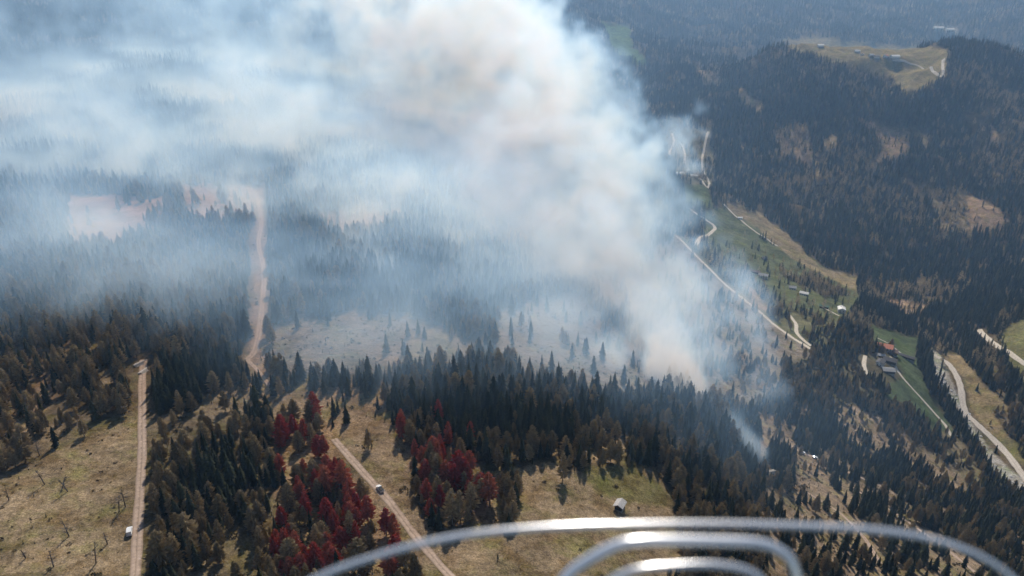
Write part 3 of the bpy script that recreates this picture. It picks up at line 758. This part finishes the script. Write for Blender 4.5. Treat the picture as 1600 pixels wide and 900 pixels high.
# ------------------------------------------------------------------ timber stacks and dead trees
M['cut_log'] = simple('fresh_log', (0.55, 0.50, 0.43), 0.9, 0.25, 2)
for u, v, ang, lb in ((217, 570, 60, 'stack of pale logs at the top end of the gravel track'), (224, 582, 75, 'small pile of pale logs beside the gravel track'), (372, 541, -50, 'stack of pale logs where the dirt track enters the clearing'), (1205, 738, 20, 'stack of pale logs in the rubble clearing on the slope')):
    p = at(u, v); e = empty('log_stack', tuple(p), R(ang)); tag(e, lb, 'log stack')
    for i in range(13):
        row = 0 if i < 6 else (1 if i < 10 else 2); k = i if row == 0 else (i - 6 if row == 1 else i - 10)
        y = (k - (2.5 if row == 0 else 1.5 if row == 1 else 1)) * 0.62; L = random.uniform(4, 7)
        MB().tube([(-L / 2, y, 0.25 + row * .5), (L / 2, y + random.uniform(-.3, .3), 0.3 + row * .5)], [.3, .24], 7).obj('log', M['cut_log'], e)
    CLEAR.append((p[0], p[1], 7))
M['snag'] = simple('snag_wood', (0.13, 0.11, 0.095), 0.95, 0.3, 1.5)
for i, (u, v, h) in enumerate(((70, 757, 9), (106, 768, 8), (98, 762, 6), (196, 792, 11), (186, 800, 9), (108, 838, 10), (150, 880, 11), (84, 886, 8), (40, 872, 6), (14, 782, 7), (168, 850, 6), (62, 712, 9))):
    p = at(u, v); e = empty('dead_tree', (p[0], p[1], p[2] - .2), random.uniform(0, 6)); tag(e, 'thin bare dead tree standing in the dry grass meadow', 'tree', 'dead trees in the dry meadow')
    rd = random.Random(i); lx, ly = rd.uniform(-2, 2), rd.uniform(-2, 2)
    MB().tube([(0, 0, 0), (lx * .4, ly * .4, h * .5), (lx, ly, h)], [.26, .17, .04], 6).obj('trunk', M['snag'], e)
    for k in range(26):
        t = rd.uniform(.2, .95); a = rd.uniform(0, 6.28); l = (1.15 - t) * h * rd.uniform(.2, .5)
        b0 = (lx * t, ly * t, h * t); b1 = (b0[0] + math.cos(a) * l, b0[1] + math.sin(a) * l, b0[2] + l * rd.uniform(.1, .6))
        MB().tube([b0, b1], [.1, .04], 4).obj('branch', M['snag'], e)

# ------------------------------------------------------------------ boulders in the stream bed
M['boulder'] = simple('pale_boulder', (0.48, 0.46, 0.43), 0.95, 0.2, 0.8)
def boulder_mesh(seed):
    rd = random.Random(seed); mb = MB(); n = 8; vs = []
    for i, (z, r_) in enumerate(((-.4, .6), (0, 1), (.45, .8), (.7, .35))):
        vs += [(r_ * math.cos(6.283 * k / n) * rd.uniform(.75, 1.2), r_ * math.sin(6.283 * k / n) * rd.uniform(.75, 1.2), z * rd.uniform(.8, 1.2)) for k in range(n)]
    fs = [(i * n + k, i * n + (k + 1) % n, (i + 1) * n + (k + 1) % n, (i + 1) * n + k) for i in range(3) for k in range(n)] + [tuple(3 * n + k for k in range(n))]
    mb.add(vs, fs); me = bpy.data.meshes.new('boulder'); me.from_pydata(mb.v, [], mb.f); me.materials.append(M['boulder']); return me
BM = [boulder_mesh(s) for s in range(5)]
bed = cast(np.array([1457, 1468, 1484, 1500, 1522, 1543, 1570, 1600]), np.array([566, 590, 618, 645, 678, 710, 745, 785]))
for i in range(90):
    t = rng.uniform(0, len(bed) - 1.001); k = int(t); p = bed[k] + (bed[k + 1] - bed[k]) * (t - k)
    x, y = p[0] + rng.normal(0, 5), p[1] + rng.normal(0, 5)
    o = bpy.data.objects.new('boulder', BM[i % 5]); COL.objects.link(o); sc_ = float(rng.uniform(.5, 1.9))
    o.location = (x, y, float(ground(x, y)) + .1); o.rotation_euler = (0, 0, rng.uniform(0, 6)); o.scale = (sc_, sc_, sc_ * .8)
    tag(o, 'pale boulder in the rubble stream bed beside the valley road', 'boulder', 'boulders in the stream bed')

# ------------------------------------------------------------------ bent metal tubes close to the lens
M['chrome'] = simple('polished_metal', (0.90, 0.89, 0.88), 0.26, 0.04, 20, 0.6, 0.7)
def near_tube(px, dist, rad, name, parent, org):
    P = np.array(px, float); c = smooth_line(P, 9.0)
    pts = [wpt_(u, v, dist) - org for u, v in c]
    return MB().tube(pts, [rad] * len(pts), 14).obj(name, M['chrome'], parent, True)
def wpt_(u, v, dep):
    """point on a plane square to the window, dep metres from the lens"""
    a = (u - 800) / FPX; b = (450 - v) / FPX
    return np.array([a * dep, (CP + b * SP) * dep, CZ + (-SP + b * CP) * dep])
org = wpt_(1080, 960, 0.72)
tubing = empty('near_tubes', tuple(org)); tag(tubing, 'polished metal tubes curving across the near foreground, blurred by nearness', 'tubing')
near_tube([(380, 990), (480, 912), (600, 866), (720, 838), (860, 824), (1000, 820), (1120, 819), (1240, 822), (1360, 828), (1460, 844), (1535, 872), (1590, 912), (1650, 980)], 0.72, 0.0034, 'outer_tube', tubing, org)
near_tube([(835, 990), (880, 908), (920, 875), (965, 852), (1000, 846), (1050, 845), (1110, 846), (1180, 849), (1215, 860), (1240, 888), (1262, 990)], 0.69, 0.0052, 'inner_hoop', tubing, org)
near_tube([(905, 990), (935, 925), (985, 893), (1060, 884), (1130, 884), (1180, 898), (1200, 930), (1212, 990)], 0.67, 0.0034, 'lower_hoop', tubing, org)

# ------------------------------------------------------------------ plant the trees
def plant():
    global TX, TY, TZ, TS, TSC, TU, TV, DIST
    ok = road_clear(TX, TY)
    for (cx, cy, rr) in CLEAR:
        ok &= (TX - cx) ** 2 + (TY - cy) ** 2 > rr * rr
    TX, TY, TZ, TS, TSC, TU, TV, DIST = (q[ok] for q in (TX, TY, TZ, TS, TSC, TU, TV, DIST))
    red = in_poly(TU, TV, [(425, 640), (560, 640), (640, 630), (750, 650), (775, 830), (680, 900), (425, 920)])  # area where the red window reflection is coloured into the larches
    red_cast = red & ~TS & (rng.random(len(TX)) < 0.7)
    frame = (TU > 5) & (TU < 1595) & (TV > 20) & (TV < 915)
    size = np.where(frame, TSC / DIST, 0)
    indiv = np.zeros(len(TX), bool)
    for kind in (True, False):
        idx = np.where((TS == kind) & frame)[0]
        idx = idx[np.argsort(-size[idx])][:295]
        indiv[idx] = True
    for u, v, sc, lb in ((879, 752, 0.95, 'lone broad brown larch standing out in front of the belt on the hut meadow'), (848, 712, 0.85, 'brown larch at the corner of the belt beside the lone broad larch')):
        p = at(u, v); t_, c_ = PROTO['larch'][1]
        e = empty('larch_tree', (p[0], p[1], p[2] - .15), 1.0, sc); tag(e, lb, 'tree')
        for nm, me in (('trunk', t_), ('crown', c_)):
            o = bpy.data.objects.new(nm, me); COL.objects.link(o); o.parent = e
    def where(u, v, spruce, rcast, sc):
        if rcast: return 'brown bare larch coloured with red window reflection among the stumps along the twin rut track', 'larches coloured with red window reflection along the twin rut track'
        nm = ('dark green spruce' if spruce else 'olive brown bare larch')
        nm = ('tall ' if sc > 0.68 else 'short ' if sc < 0.5 else 'mid sized ') + nm
        if u < 225: return nm + ' at the upper edge of the dry meadow', nm + ' trees by the dry meadow'
        if u < 430: return nm + ' in the mixed wood beside the gravel track', nm + ' trees beside the gravel track'
        if u < 800 and v > 640: return nm + ' in the open stand around the twin rut track', nm + ' trees around the twin rut track'
        if u < 1080: return nm + ' in the dense belt above the hut meadow', nm + ' trees above the hut meadow'
        return nm + ' on the steep slope right of the hut meadow'.replace('right of', 'falling away from'), nm + ' trees on the steep slope'
    for i in np.where(indiv)[0]:
        sp = bool(TS[i]); kind = 'spruce' if sp else ('red_cast' if red_cast[i] else 'larch')
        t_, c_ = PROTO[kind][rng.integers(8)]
        e = empty('spruce_tree' if sp else 'larch_tree', (TX[i], TY[i], TZ[i] - 0.15), rng.uniform(0, 6.28), TSC[i])
        wx = float(rng.uniform(0.85, 1.25) if sp else rng.uniform(0.95, 1.55)); e.scale = (TSC[i] * wx, TSC[i] * wx, TSC[i])
        lb, gp = where(TU[i], TV[i], sp, kind == 'red_cast', TSC[i]); tag(e, lb, 'tree', gp)
        for nm, me in (('trunk', t_), ('crown', c_)):
            o = bpy.data.objects.new(nm, me); COL.objects.link(o); o.parent = e
    # the rest of the forest, too many to tell apart
    low = {}
    lowcol = bpy.data.collections.new('forest_sources')
    def join(tr, cr, m1, m2, name):
        mb = MB(); nt_ = len(tr.f); mb.add(tr.v, tr.f); mb.add(cr.v, cr.f)
        me = bpy.data.meshes.new(name); me.from_pydata(mb.v, [], mb.f); me.materials.append(m1); me.materials.append(m2)
        me.polygons.foreach_set('material_index', [0] * nt_ + [1] * len(cr.f)); me.update()
        return bpy.data.objects.new(name, me)
    def collection(name, objs):
        c = bpy.data.collections.new(name)
        for o in objs: c.objects.link(o)
        return c
    near_s = collection('a', [join(*spruce_parts(300 + s), M['bark'], M['spruce'], 'spruce_tree_%d' % s) for s in range(5)])
    near_l = collection('b', [join(*larch_parts(320 + s), M['deadwood'], M['larch'], 'larch_tree_%d' % s) for s in range(5)])
    far_s = collection('c', [join(*spruce_parts(340 + s, whorls=8, per=6, low=True), M['bark'], M['spruce'], 'far_spruce_%d' % s) for s in range(4)])
    far_l = collection('d', [join(*larch_parts(360 + s, n=70, low=True), M['deadwood'], M['larch'], 'far_larch_%d' % s) for s in range(4)])
    rest = ~indiv; nearm = DIST < 1150
    instance_stuff('spruce_forest', TX, TY, TZ, TSC, rest & TS & nearm, near_s, 'dark spruce forest covering the slopes too thick to count')
    instance_stuff('larch_forest', TX, TY, TZ, TSC, rest & ~TS & nearm, near_l, 'bare brown larch woods between the spruces')
    instance_stuff('far_spruce_forest', TX, TY, TZ, TSC, rest & TS & ~nearm, far_s, 'far spruce forest covering the mountainside across the valley')
    instance_stuff('far_larch_forest', TX, TY, TZ, TSC, rest & ~TS & ~nearm, far_l, 'brown larch patches on the far mountainside')
    M['scrub'] = foliage('scrub_twigs', (0.05, 0.04, 0.027), (0.15, 0.115, 0.065), 0.2)
    bl = []
    for q in range(4):
        rd = random.Random(500 + q); mb = MB()
        for _ in range(34):
            a = rd.uniform(0, 6.283); rr = rd.random() ** 0.6; zz = rd.random() * (1.1 - 0.6 * rr); w_ = 0.28
            c = np.array((math.cos(a) * rr, math.sin(a) * rr, zz)); d1 = np.array([rd.uniform(-1, 1) for _ in range(3)]) * w_; d2 = np.array([rd.uniform(-1, 1) for _ in range(3)]) * w_
            mb.add([c - d1, c + d2, c + d1, c - d2], [(0, 1, 2, 3)])
        bl.append(lg_obj(mb, M['scrub'], 'bush_%d' % q))
    bushes = collection('f', bl)
    # saplings and scrub dotted over the open ground
    x, y, z = scatter(190, 700, 3.2)
    dens, spr, col = cover(x, y, z); cl = fbm(x / 18, y / 18, oct=3, seed=91)
    u, v = to_pix(x, y, z)
    k = (rng.random(len(x)) < np.clip(0.22 + 0.75 * cl, 0.10, 0.8)) & road_clear(x, y, 0.8) & (u > -60) & (u < 1660) & (v < 960)
    k &= ~(in_poly(u, v, [(745, 735), (1010, 725), (1055, 785), (1065, 960), (690, 960), (720, 830)]) & (rng.random(len(x)) < 0.9))
    sc = 0.035 + 0.13 * rng.random(len(x)) ** 1.6 * np.where(in_poly(u, v, [(0, 700), (225, 640), (225, 900), (0, 900)]), 0.55, 1)
    sp_ = rng.random(len(x)) < 0.25
    instance_stuff('saplings', x, y, z, sc, k & sp_, far_s, 'young spruce saplings dotted over the cleared ground')
    instance_stuff('scrub', x, y, z, sc * 9, k & ~sp_, bushes, 'brown scrub and brushwood dotted over the cleared ground')
    # felled logs and slash
    lg = MB(); lg.tube([(-0.5, 0, 0.008), (0.5, 0, 0.008)], [0.017, 0.011], 5)
    logs = collection('e', [lg_obj(lg, M['log'], 'felled_log')])
    x, y, z = scatter(380, 1000, 3.6)
    dens, spr, col = cover(x, y, z); u, v = to_pix(x, y, z)
    isd = (np.abs(col - np.array(DEBRIS)).sum(1) < .01) | (np.abs(col - np.array(ASH)).sum(1) < .01)
    k = isd & (rng.random(len(x)) < 0.38) & (u > -20) & (u < 1650) & (v < 960) & road_clear(x, y, 0.5)
    instance_stuff('felled_logs', x, y, z + 0.1, rng.uniform(4, 12, len(x)), k, logs, 'pale felled logs and slash strewn over the logged slopes', spread=2.2)
def lg_obj(mb, m, name):
    me = bpy.data.meshes.new(name); me.from_pydata(mb.v, [], mb.f); me.materials.append(m); return bpy.data.objects.new(name, me)
M['log'] = simple('weathered_log', (0.36, 0.29, 0.22), 0.9, 0.3, 3)

def instance_stuff(name, x, y, z, sc, mask, coll, label, spread=6.283):
    idx = np.where(mask)[0]; n = len(idx)
    print(name, n)
    me = bpy.data.meshes.new(name); me.vertices.add(n)
    me.vertices.foreach_set('co', np.stack([x[idx], y[idx], z[idx] - 0.1], 1).ravel())
    a_ = me.attributes.new('size', 'FLOAT', 'POINT'); a_.data.foreach_set('value', sc[idx])
    b_ = me.attributes.new('turn', 'FLOAT', 'POINT'); b_.data.foreach_set('value', rng.uniform(-spread / 2, spread / 2, n) if spread < 6 else rng.uniform(0, 6.283, n))
    o = bpy.data.objects.new(name, me); COL.objects.link(o)
    tag(o, label, kind='stuff')
    ng = bpy.data.node_groups.new(name, 'GeometryNodeTree')
    ng.interface.new_socket('Geometry', in_out='INPUT', socket_type='NodeSocketGeometry')
    ng.interface.new_socket('Geometry', in_out='OUTPUT', socket_type='NodeSocketGeometry')
    N = ng.nodes.new; L = ng.links.new
    gi, go = N('NodeGroupInput'), N('NodeGroupOutput')
    ip = N('GeometryNodeInstanceOnPoints'); ci = N('GeometryNodeCollectionInfo')
    ci.inputs['Collection'].default_value = coll; ci.inputs['Separate Children'].default_value = True; ci.inputs['Reset Children'].default_value = True
    s_ = N('GeometryNodeInputNamedAttribute'); s_.data_type = 'FLOAT'; s_.inputs['Name'].default_value = 'size'
    t_ = N('GeometryNodeInputNamedAttribute'); t_.data_type = 'FLOAT'; t_.inputs['Name'].default_value = 'turn'
    cx = N('ShaderNodeCombineXYZ'); L(t_.outputs['Attribute'], cx.inputs['Z'])
    ri = N('FunctionNodeRandomValue'); ri.data_type = 'INT'; ri.inputs[4].default_value = 0; ri.inputs[5].default_value = len(coll.objects) - 1
    L(gi.outputs[0], ip.inputs['Points']); L(ci.outputs[0], ip.inputs['Instance']); ip.inputs['Pick Instance'].default_value = True
    L(ri.outputs[2], ip.inputs['Instance Index']); L(cx.outputs[0], ip.inputs['Rotation'])
    rw = N('FunctionNodeRandomValue'); rw.data_type = 'FLOAT'; rw.inputs[2].default_value = 0.85; rw.inputs[3].default_value = 1.5 if 'larch' in name else 1.25
    if spread < 6: rw.inputs[2].default_value = rw.inputs[3].default_value = 1.0
    sm_ = N('ShaderNodeMath'); sm_.operation = 'MULTIPLY'; L(s_.outputs['Attribute'], sm_.inputs[0]); L(rw.outputs[1], sm_.inputs[1])
    cs = N('ShaderNodeCombineXYZ'); L(sm_.outputs[0], cs.inputs['X']); L(sm_.outputs[0], cs.inputs['Y']); L(s_.outputs['Attribute'], cs.inputs['Z'])
    L(cs.outputs[0], ip.inputs['Scale'])
    L(ip.outputs[0], go.inputs[0])
    md = o.modifiers.new('scatter', 'NODES'); md.node_group = ng
    return o
plant()

# ------------------------------------------------------------------ smoke
def wpt(u, v, d):
    p = pix_dir(u, v) * d
    return np.array([p[0], p[1], p[2] + CZ])
GRIDS = {'coarse': dict(lo=(-1050, 265, 255), hi=(420, 2150, 690), vox=6.2),
         'fine': dict(lo=(-330, 300, 225), hi=(330, 900, 470), vox=3.2)}
# (points seen from the aircraft: u, v, distance, radius, strength)
PLUMES = [
 # main column from the fire front, drifting away downwind
 ([(1060, 614, 543, 23, 4.4), (1056, 582, 553, 26, 3.8), (1050, 545, 572, 28, 2.0), (1010, 480, 625, 34, 0.6), (960, 420, 680, 48, 0.65), (925, 330, 770, 66, 0.85), (875, 230, 900, 84, 0.8), (818, 120, 1080, 100, 0.75), (705, 20, 1350, 140, 0.6), (600, -60, 1750, 220, 0.55)], 'hot'),
 ([(955, 612, 540, 11, 3.2), (945, 585, 560, 14, 1.4), (905, 490, 640, 36, 0.4), (860, 360, 780, 62, 0.6), (800, 220, 960, 92, 0.6)], 'hot'),
 # small fires lower on the slope
 ([(1152, 690, 520, 8, 3.0), (1147, 668, 530, 11, 1.6), (1132, 625, 550, 15, 0.45), (1112, 565, 590, 22, 0.35)], 'cold'),
 # smoke hugging the slope towards the valley
 ([(1200, 590, 670, 20, 0.3), (1150, 515, 770, 34, 0.42), (1090, 420, 930, 50, 0.4), (1040, 300, 1230, 66, 0.36), (1066, 205, 1500, 46, 0.5)], 'cold'),
 ([(1085, 555, 640, 24, 0.5), (1045, 450, 770, 42, 0.5), (1000, 330, 950, 62, 0.5), (930, 200, 1200, 70, 0.5), (850, 80, 1500, 86, 0.55), (790, 20, 1800, 96, 0.55)], 'cold'),
 # wisp from the spruce clump left of the front
 ([(672, 482, 600, 5, 2.2), (655, 462, 612, 8, 1.7), (622, 432, 635, 12, 1.1), (575, 398, 670, 17, 0.8), (520, 352, 735, 24, 0.65), (470, 290, 820, 34, 0.55), (430, 210, 950, 46, 0.5), (380, 140, 1150, 70, 0.4)], 'cold'),
 ([(745, 405, 670, 6, 1.0), (715, 378, 695, 11, 0.7), (668, 340, 755, 20, 0.5), (610, 290, 850, 36, 0.35)], 'cold'),
 ([(600, 400, 700, 8, 0.5), (560, 340, 760, 20, 0.5), (540, 270, 860, 34, 0.4)], 'cold'),
 # far left smoke bank
 ([(420, 330, 740, 10, 0.6), (380, 300, 790, 20, 0.45), (320, 270, 850, 36, 0.4), (240, 235, 930, 50, 0.35), (130, 215, 1000, 62, 0.5), (20, 240, 1050, 60, 0.32)], 'cold'),
 ([(170, 400, 660, 20, 0.22), (80, 380, 700, 34, 0.22), (-60, 330, 800, 55, 0.2)], 'cold'),
 ([(290, 520, 500, 14, 0.2), (180, 480, 540, 26, 0.22), (60, 470, 560, 34, 0.22), (-60, 470, 560, 40, 0.22)], 'cold'),
 ([(400, 40, 1500, 150, 0.13), (200, 0, 1600, 180, 0.11), (0, 10, 1600, 180, 0.11), (-200, 60, 1600, 180, 0.11)], 'cold'),
 ([(560, 100, 1300, 100, 0.14), (640, 40, 1500, 140, 0.3), (500, -20, 1700, 180, 0.4)], 'cold'),
 ([(760, 300, 900, 55, 0.3), (720, 200, 1100, 80, 0.35), (700, 120, 1300, 110, 0.45)], 'cold'),
]
def gnoise(ax, size, oct, seed, gain=0.55, zs=1.0):
    """turbulence over a regular grid, fixed in world space"""
    tot = 0; a = 1.0; nrm = 0
    for o in range(oct):
        if o > 2 and size / 2.03 ** o < 2.2 * (ax[0][1] - ax[0][0]) / 1.6: break
        fr = 2.03 ** o / size; ks, fs, rg = [], [], []
        for k in range(3):
            c = ax[k] * fr * (zs if k == 2 else 1) + 17.3 * o + 3.1 * k
            q = np.floor(c).astype(np.int64); f = c - q; f = f * f * f * (f * (f * 6 - 15) + 10)
            i0 = int(q.min()); rg.append(np.arange(i0, int(q.max()) + 2)); ks.append(q - i0)
            sh = [1, 1, 1]; sh[k] = len(c); fs.append(f.astype(np.float32).reshape(sh))
        V = (_hash(rg[0][:, None, None], rg[1][None, :, None], rg[2][None, None, :], seed + o) * 2 - 1).astype(np.float32)
        for k in (2, 1, 0):
            A_, B_ = V.take(ks[k], axis=k), V.take(ks[k] + 1, axis=k)
            B_ -= A_; B_ *= fs[k]; A_ += B_; V = A_
        V *= np.float32(a); tot = V if o == 0 else tot + V; nrm += a; a *= gain
    return tot / np.float32(nrm)
def smoke_field(G):
    lo = np.array(G['lo'], float); hi = np.array(G['hi'], float); vx = G['vox']
    n = np.floor((hi - lo) / vx).astype(int) + 1
    ax = [lo[k] + vx * np.arange(n[k]) for k in range(3)]
    X, Y, Z = (q.astype(np.float32) for q in np.meshgrid(*ax, indexing='ij'))
    # billowing: move the sampling points about with turbulence
    n1 = gnoise(ax, 95, 5, 201, 0.66); n2 = gnoise(ax, 95, 5, 211, 0.66); n3 = gnoise(ax, 95, 5, 221, 0.66)
    dist = np.sqrt(X[:, :, :1] ** 2 + Y[:, :, :1] ** 2); amp = np.clip(dist / 8 - 30, 30, 120)
    WX = X + n1 * amp; WY = Y + n2 * amp; WZ = Z + n3 * amp * 0.9
    D = np.zeros(X.shape, np.float32)
    for nodes, kind in PLUMES:
        P = np.array([list(wpt(u, v, d)) + [r, s_] for u, v, d, r, s_ in nodes])
        for i in range(len(P) - 1):
            m = max(2, int(np.linalg.norm(P[i + 1, :3] - P[i, :3]) / (0.5 * (P[i, 3] + P[i + 1, 3]) * 0.55)))
            for k in range(m):
                q = P[i] + (P[i + 1] - P[i]) * (k / m)
                rr = q[3]; ext = rr * 1.2 + 75
                sl = tuple(slice(max(0, int((q[c] - ext - lo[c]) / vx)), max(0, min(n[c], int((q[c] + ext - lo[c]) / vx) + 2))) for c in range(3))
                if any(s_.stop <= s_.start for s_ in sl): continue
                q = q.astype(np.float32)
                d2 = ((WX[sl] - q[0]) ** 2 + (WY[sl] - q[1]) ** 2 + ((WZ[sl] - q[2]) * np.float32(1.15)) ** 2) / np.float32(rr * rr)
                D[sl] = np.maximum(D[sl], q[4] * np.clip((1.15 - d2) * 1.7, 0, 1.0))
    er = 0.55 + 3.4 * gnoise(ax, 44, 6, 231, 0.7) + 1.2 * n3
    hot = sstep(1.1, 2.2, D); D *= np.clip(er, 0.02, 2.0) * (1 - hot) + np.clip(0.95 + 0.35 * (er - 0.55), 0.6, 1.5) * hot
    # thin drifting layer over the forest downwind of the fires
    G_ = ground(X[:, :, 0], Y[:, :, 0]).astype(np.float32)[:, :, None]
    hgt = np.clip(Z - G_, -50, 500)
    x2, y2 = X[:, :, :1], Y[:, :, :1]
    edge = (0.22 * sstep(300, 90, x2 + 40 * n1[:, :, :1]) + 0.78 * sstep(130, -50, x2 - 0.16 * (y2 - 500))) * sstep(290, 420, y2 + 0.10 * x2 + 50 * n2[:, :, :1])
    patch = np.clip(0.45 + 3.4 * gnoise(ax, 120, 6, 241, 0.64, 2.0), 0.05, 2.4)
    D += edge * patch * (0.11 * np.exp(-np.clip(hgt, 0, 400) / 130) * sstep(1700, 800, y2) + 0.46 * np.exp(-np.clip(hgt, 0, 400) / 44))
    D *= sstep(-6, 4, Z - G_)
    # fade at the walls of the grid
    for k in range(3):
        sh = [1, 1, 1]; sh[k] = n[k]
        a_ = ax[k].reshape(sh); f = 40 if G is GRIDS['fine'] else 70
        if k < 2: D *= sstep(lo[k], lo[k] + f, a_) * sstep(hi[k], hi[k] - f, a_)
        else: D *= sstep(hi[k], hi[k] - f, a_)
    return D, lo, n, vx, (X, Y, Z)
def fine_weight(X, Y, Z):
    g = GRIDS['fine']; w = 1.0
    for q, k in ((X, 0), (Y, 1), (Z, 2)):
        w = w * sstep(g['lo'][k] if k < 2 else -1000, g['lo'][k] + 40 if k < 2 else -999, q) * sstep(g['hi'][k], g['hi'][k] - 40, q)
    return w
def smoke_material(name, dens, g):
    m = bpy.data.materials.new(name); m.use_nodes = True; nt = m.node_tree
    nt.nodes.remove(nt.nodes['Principled BSDF'])
    pv = nt.nodes.new('ShaderNodeVolumePrincipled'); vi = nt.nodes.new('ShaderNodeVolumeInfo'); cr = nt.nodes.new('ShaderNodeValToRGB')
    mr = nt.nodes.new('ShaderNodeMapRange'); mr.inputs['From Max'].default_value = 4.6
    nt.links.new(vi.outputs['Density'], mr.inputs['Value']); nt.links.new(mr.outputs['Result'], cr.inputs['Fac'])
    e = cr.color_ramp.elements; e[0].color = (0.42, 0.68, 1.0, 1); e[1].color = (0.98, 0.84, 0.66, 1)
    q = e.new(0.45); q.color = (0.58, 0.78, 1.0, 1); q = e.new(0.75); q.color = (0.88, 0.87, 0.83, 1)
    nt.links.new(cr.outputs['Color'], pv.inputs['Color'])
    pv.inputs['Density'].default_value = dens
    pv.inputs['Anisotropy'].default_value = g; pv.inputs['Absorption Color'].default_value = (0.985, 0.975, 0.95, 1)
    nt.links.new(pv.outputs['Volume'], nt.nodes['Material Output'].inputs['Volume'])
    return m
def build_smoke():
    for key in ('coarse', 'fine'):
        D, lo, n, vx, (X, Y, Z) = smoke_field(GRIDS[key])
        w = fine_weight(X, Y, Z)
        D *= w if key == 'fine' else (1 - w)
        hi = lo + vx * (n - 1)
        print('smoke', key, n, float(D.mean()), float(D.max()))
        me = bpy.data.meshes.new('smoke'); N_ = int(np.prod(n)); me.vertices.add(N_)
        me.vertices.foreach_set('co', np.stack([X.ravel(), Y.ravel(), Z.ravel()], 1).astype(np.float32).ravel())
        a_ = me.attributes.new('amount', 'FLOAT', 'POINT'); a_.data.foreach_set('value', D.ravel().astype(np.float32))
        o = bpy.data.objects.new('smoke', me); COL.objects.link(o)
        tag(o, 'pale wildfire smoke billowing from the burning slope and drifting over the forest' if key == 'coarse' else 'thick cream smoke rising from the fire front at the forest edge', kind='stuff')
        ng = bpy.data.node_groups.new('smoke_' + key, 'GeometryNodeTree')
        ng.interface.new_socket('Geometry', in_out='INPUT', socket_type='NodeSocketGeometry')
        ng.interface.new_socket('Geometry', in_out='OUTPUT', socket_type='NodeSocketGeometry')
        N = ng.nodes.new; L = ng.links.new
        gi, go = N('NodeGroupInput'), N('NodeGroupOutput')
        vc = N('GeometryNodeVolumeCube'); po = N('GeometryNodeInputPosition')
        vc.inputs['Min'].default_value = tuple(map(float, lo)); vc.inputs['Max'].default_value = tuple(map(float, hi))
        for k, nm in enumerate(('Resolution X', 'Resolution Y', 'Resolution Z')): vc.inputs[nm].default_value = int(n[k])
        sb = N('ShaderNodeVectorMath'); sb.operation = 'SUBTRACT'; L(po.outputs[0], sb.inputs[0]); sb.inputs[1].default_value = tuple(float(q) for q in lo)
        sc = N('ShaderNodeVectorMath'); sc.operation = 'SCALE'; L(sb.outputs[0], sc.inputs[0]); sc.inputs['Scale'].default_value = 1 / vx
        ad = N('ShaderNodeVectorMath'); ad.operation = 'ADD'; L(sc.outputs[0], ad.inputs[0]); ad.inputs[1].default_value = (0.5, 0.5, 0.5)
        fl = N('ShaderNodeVectorMath'); fl.operation = 'FLOOR'; L(ad.outputs[0], fl.inputs[0])
        dp = N('ShaderNodeVectorMath'); dp.operation = 'DOT_PRODUCT'; L(fl.outputs[0], dp.inputs[0]); dp.inputs[1].default_value = (float(n[1] * n[2]), float(n[2]), 1.0)
        na = N('GeometryNodeInputNamedAttribute'); na.data_type = 'FLOAT'; na.inputs['Name'].default_value = 'amount'
        si = N('GeometryNodeSampleIndex'); si.data_type = 'FLOAT'; si.clamp = True
        L(gi.outputs[0], si.inputs['Geometry']); L(na.outputs['Attribute'], si.inputs['Value']); L(dp.outputs['Value'], si.inputs['Index'])
        L(si.outputs['Value'], vc.inputs['Density'])
        sm = N('GeometryNodeSetMaterial'); sm.inputs['Material'].default_value = M['smoke' if key == 'coarse' else 'thick_smoke']
        L(vc.outputs[0], sm.inputs['Geometry']); L(sm.outputs[0], go.inputs[0])
        md = o.modifiers.new('billow', 'NODES'); md.node_group = ng
        me.materials.append(sm.inputs['Material'].default_value)
SMOKE_K = 0.0205
M['smoke'] = M['thick_smoke'] = smoke_material('wildfire_smoke', SMOKE_K, 0.35)
build_smoke()

# ------------------------------------------------------------------ hazy mountain air
def build_haze():
    zt = max(float(GZ.max()) + 40, CZ + 60); zb = float(GZ.min()) - 1.5
    x0, x1, y0, y1 = -12600, 12600, -300, 13100
    mb = MB().box(((x0 + x1) / 2, (y0 + y1) / 2, (zt + zb) / 2), (x1 - x0, y1 - y0, zt - zb))
    m = bpy.data.materials.new('mountain_haze'); m.use_nodes = True; nt = m.node_tree
    nt.nodes.remove(nt.nodes['Principled BSDF'])
    pv = nt.nodes.new('ShaderNodeVolumePrincipled'); pv.inputs['Color'].default_value = (0.36, 0.62, 1.0, 1)
    pv.inputs['Density'].default_value = HAZE; pv.inputs['Anisotropy'].default_value = 0.3; pv.inputs['Absorption Color'].default_value = (0.9, 0.9, 0.9, 1)
    nt.links.new(pv.outputs['Volume'], nt.nodes['Material Output'].inputs['Volume'])
    o = mb.obj('haze', m); tag(o, 'thin blue haze hanging in the mountain air', kind='stuff')
HAZE = 0.000072
build_haze()
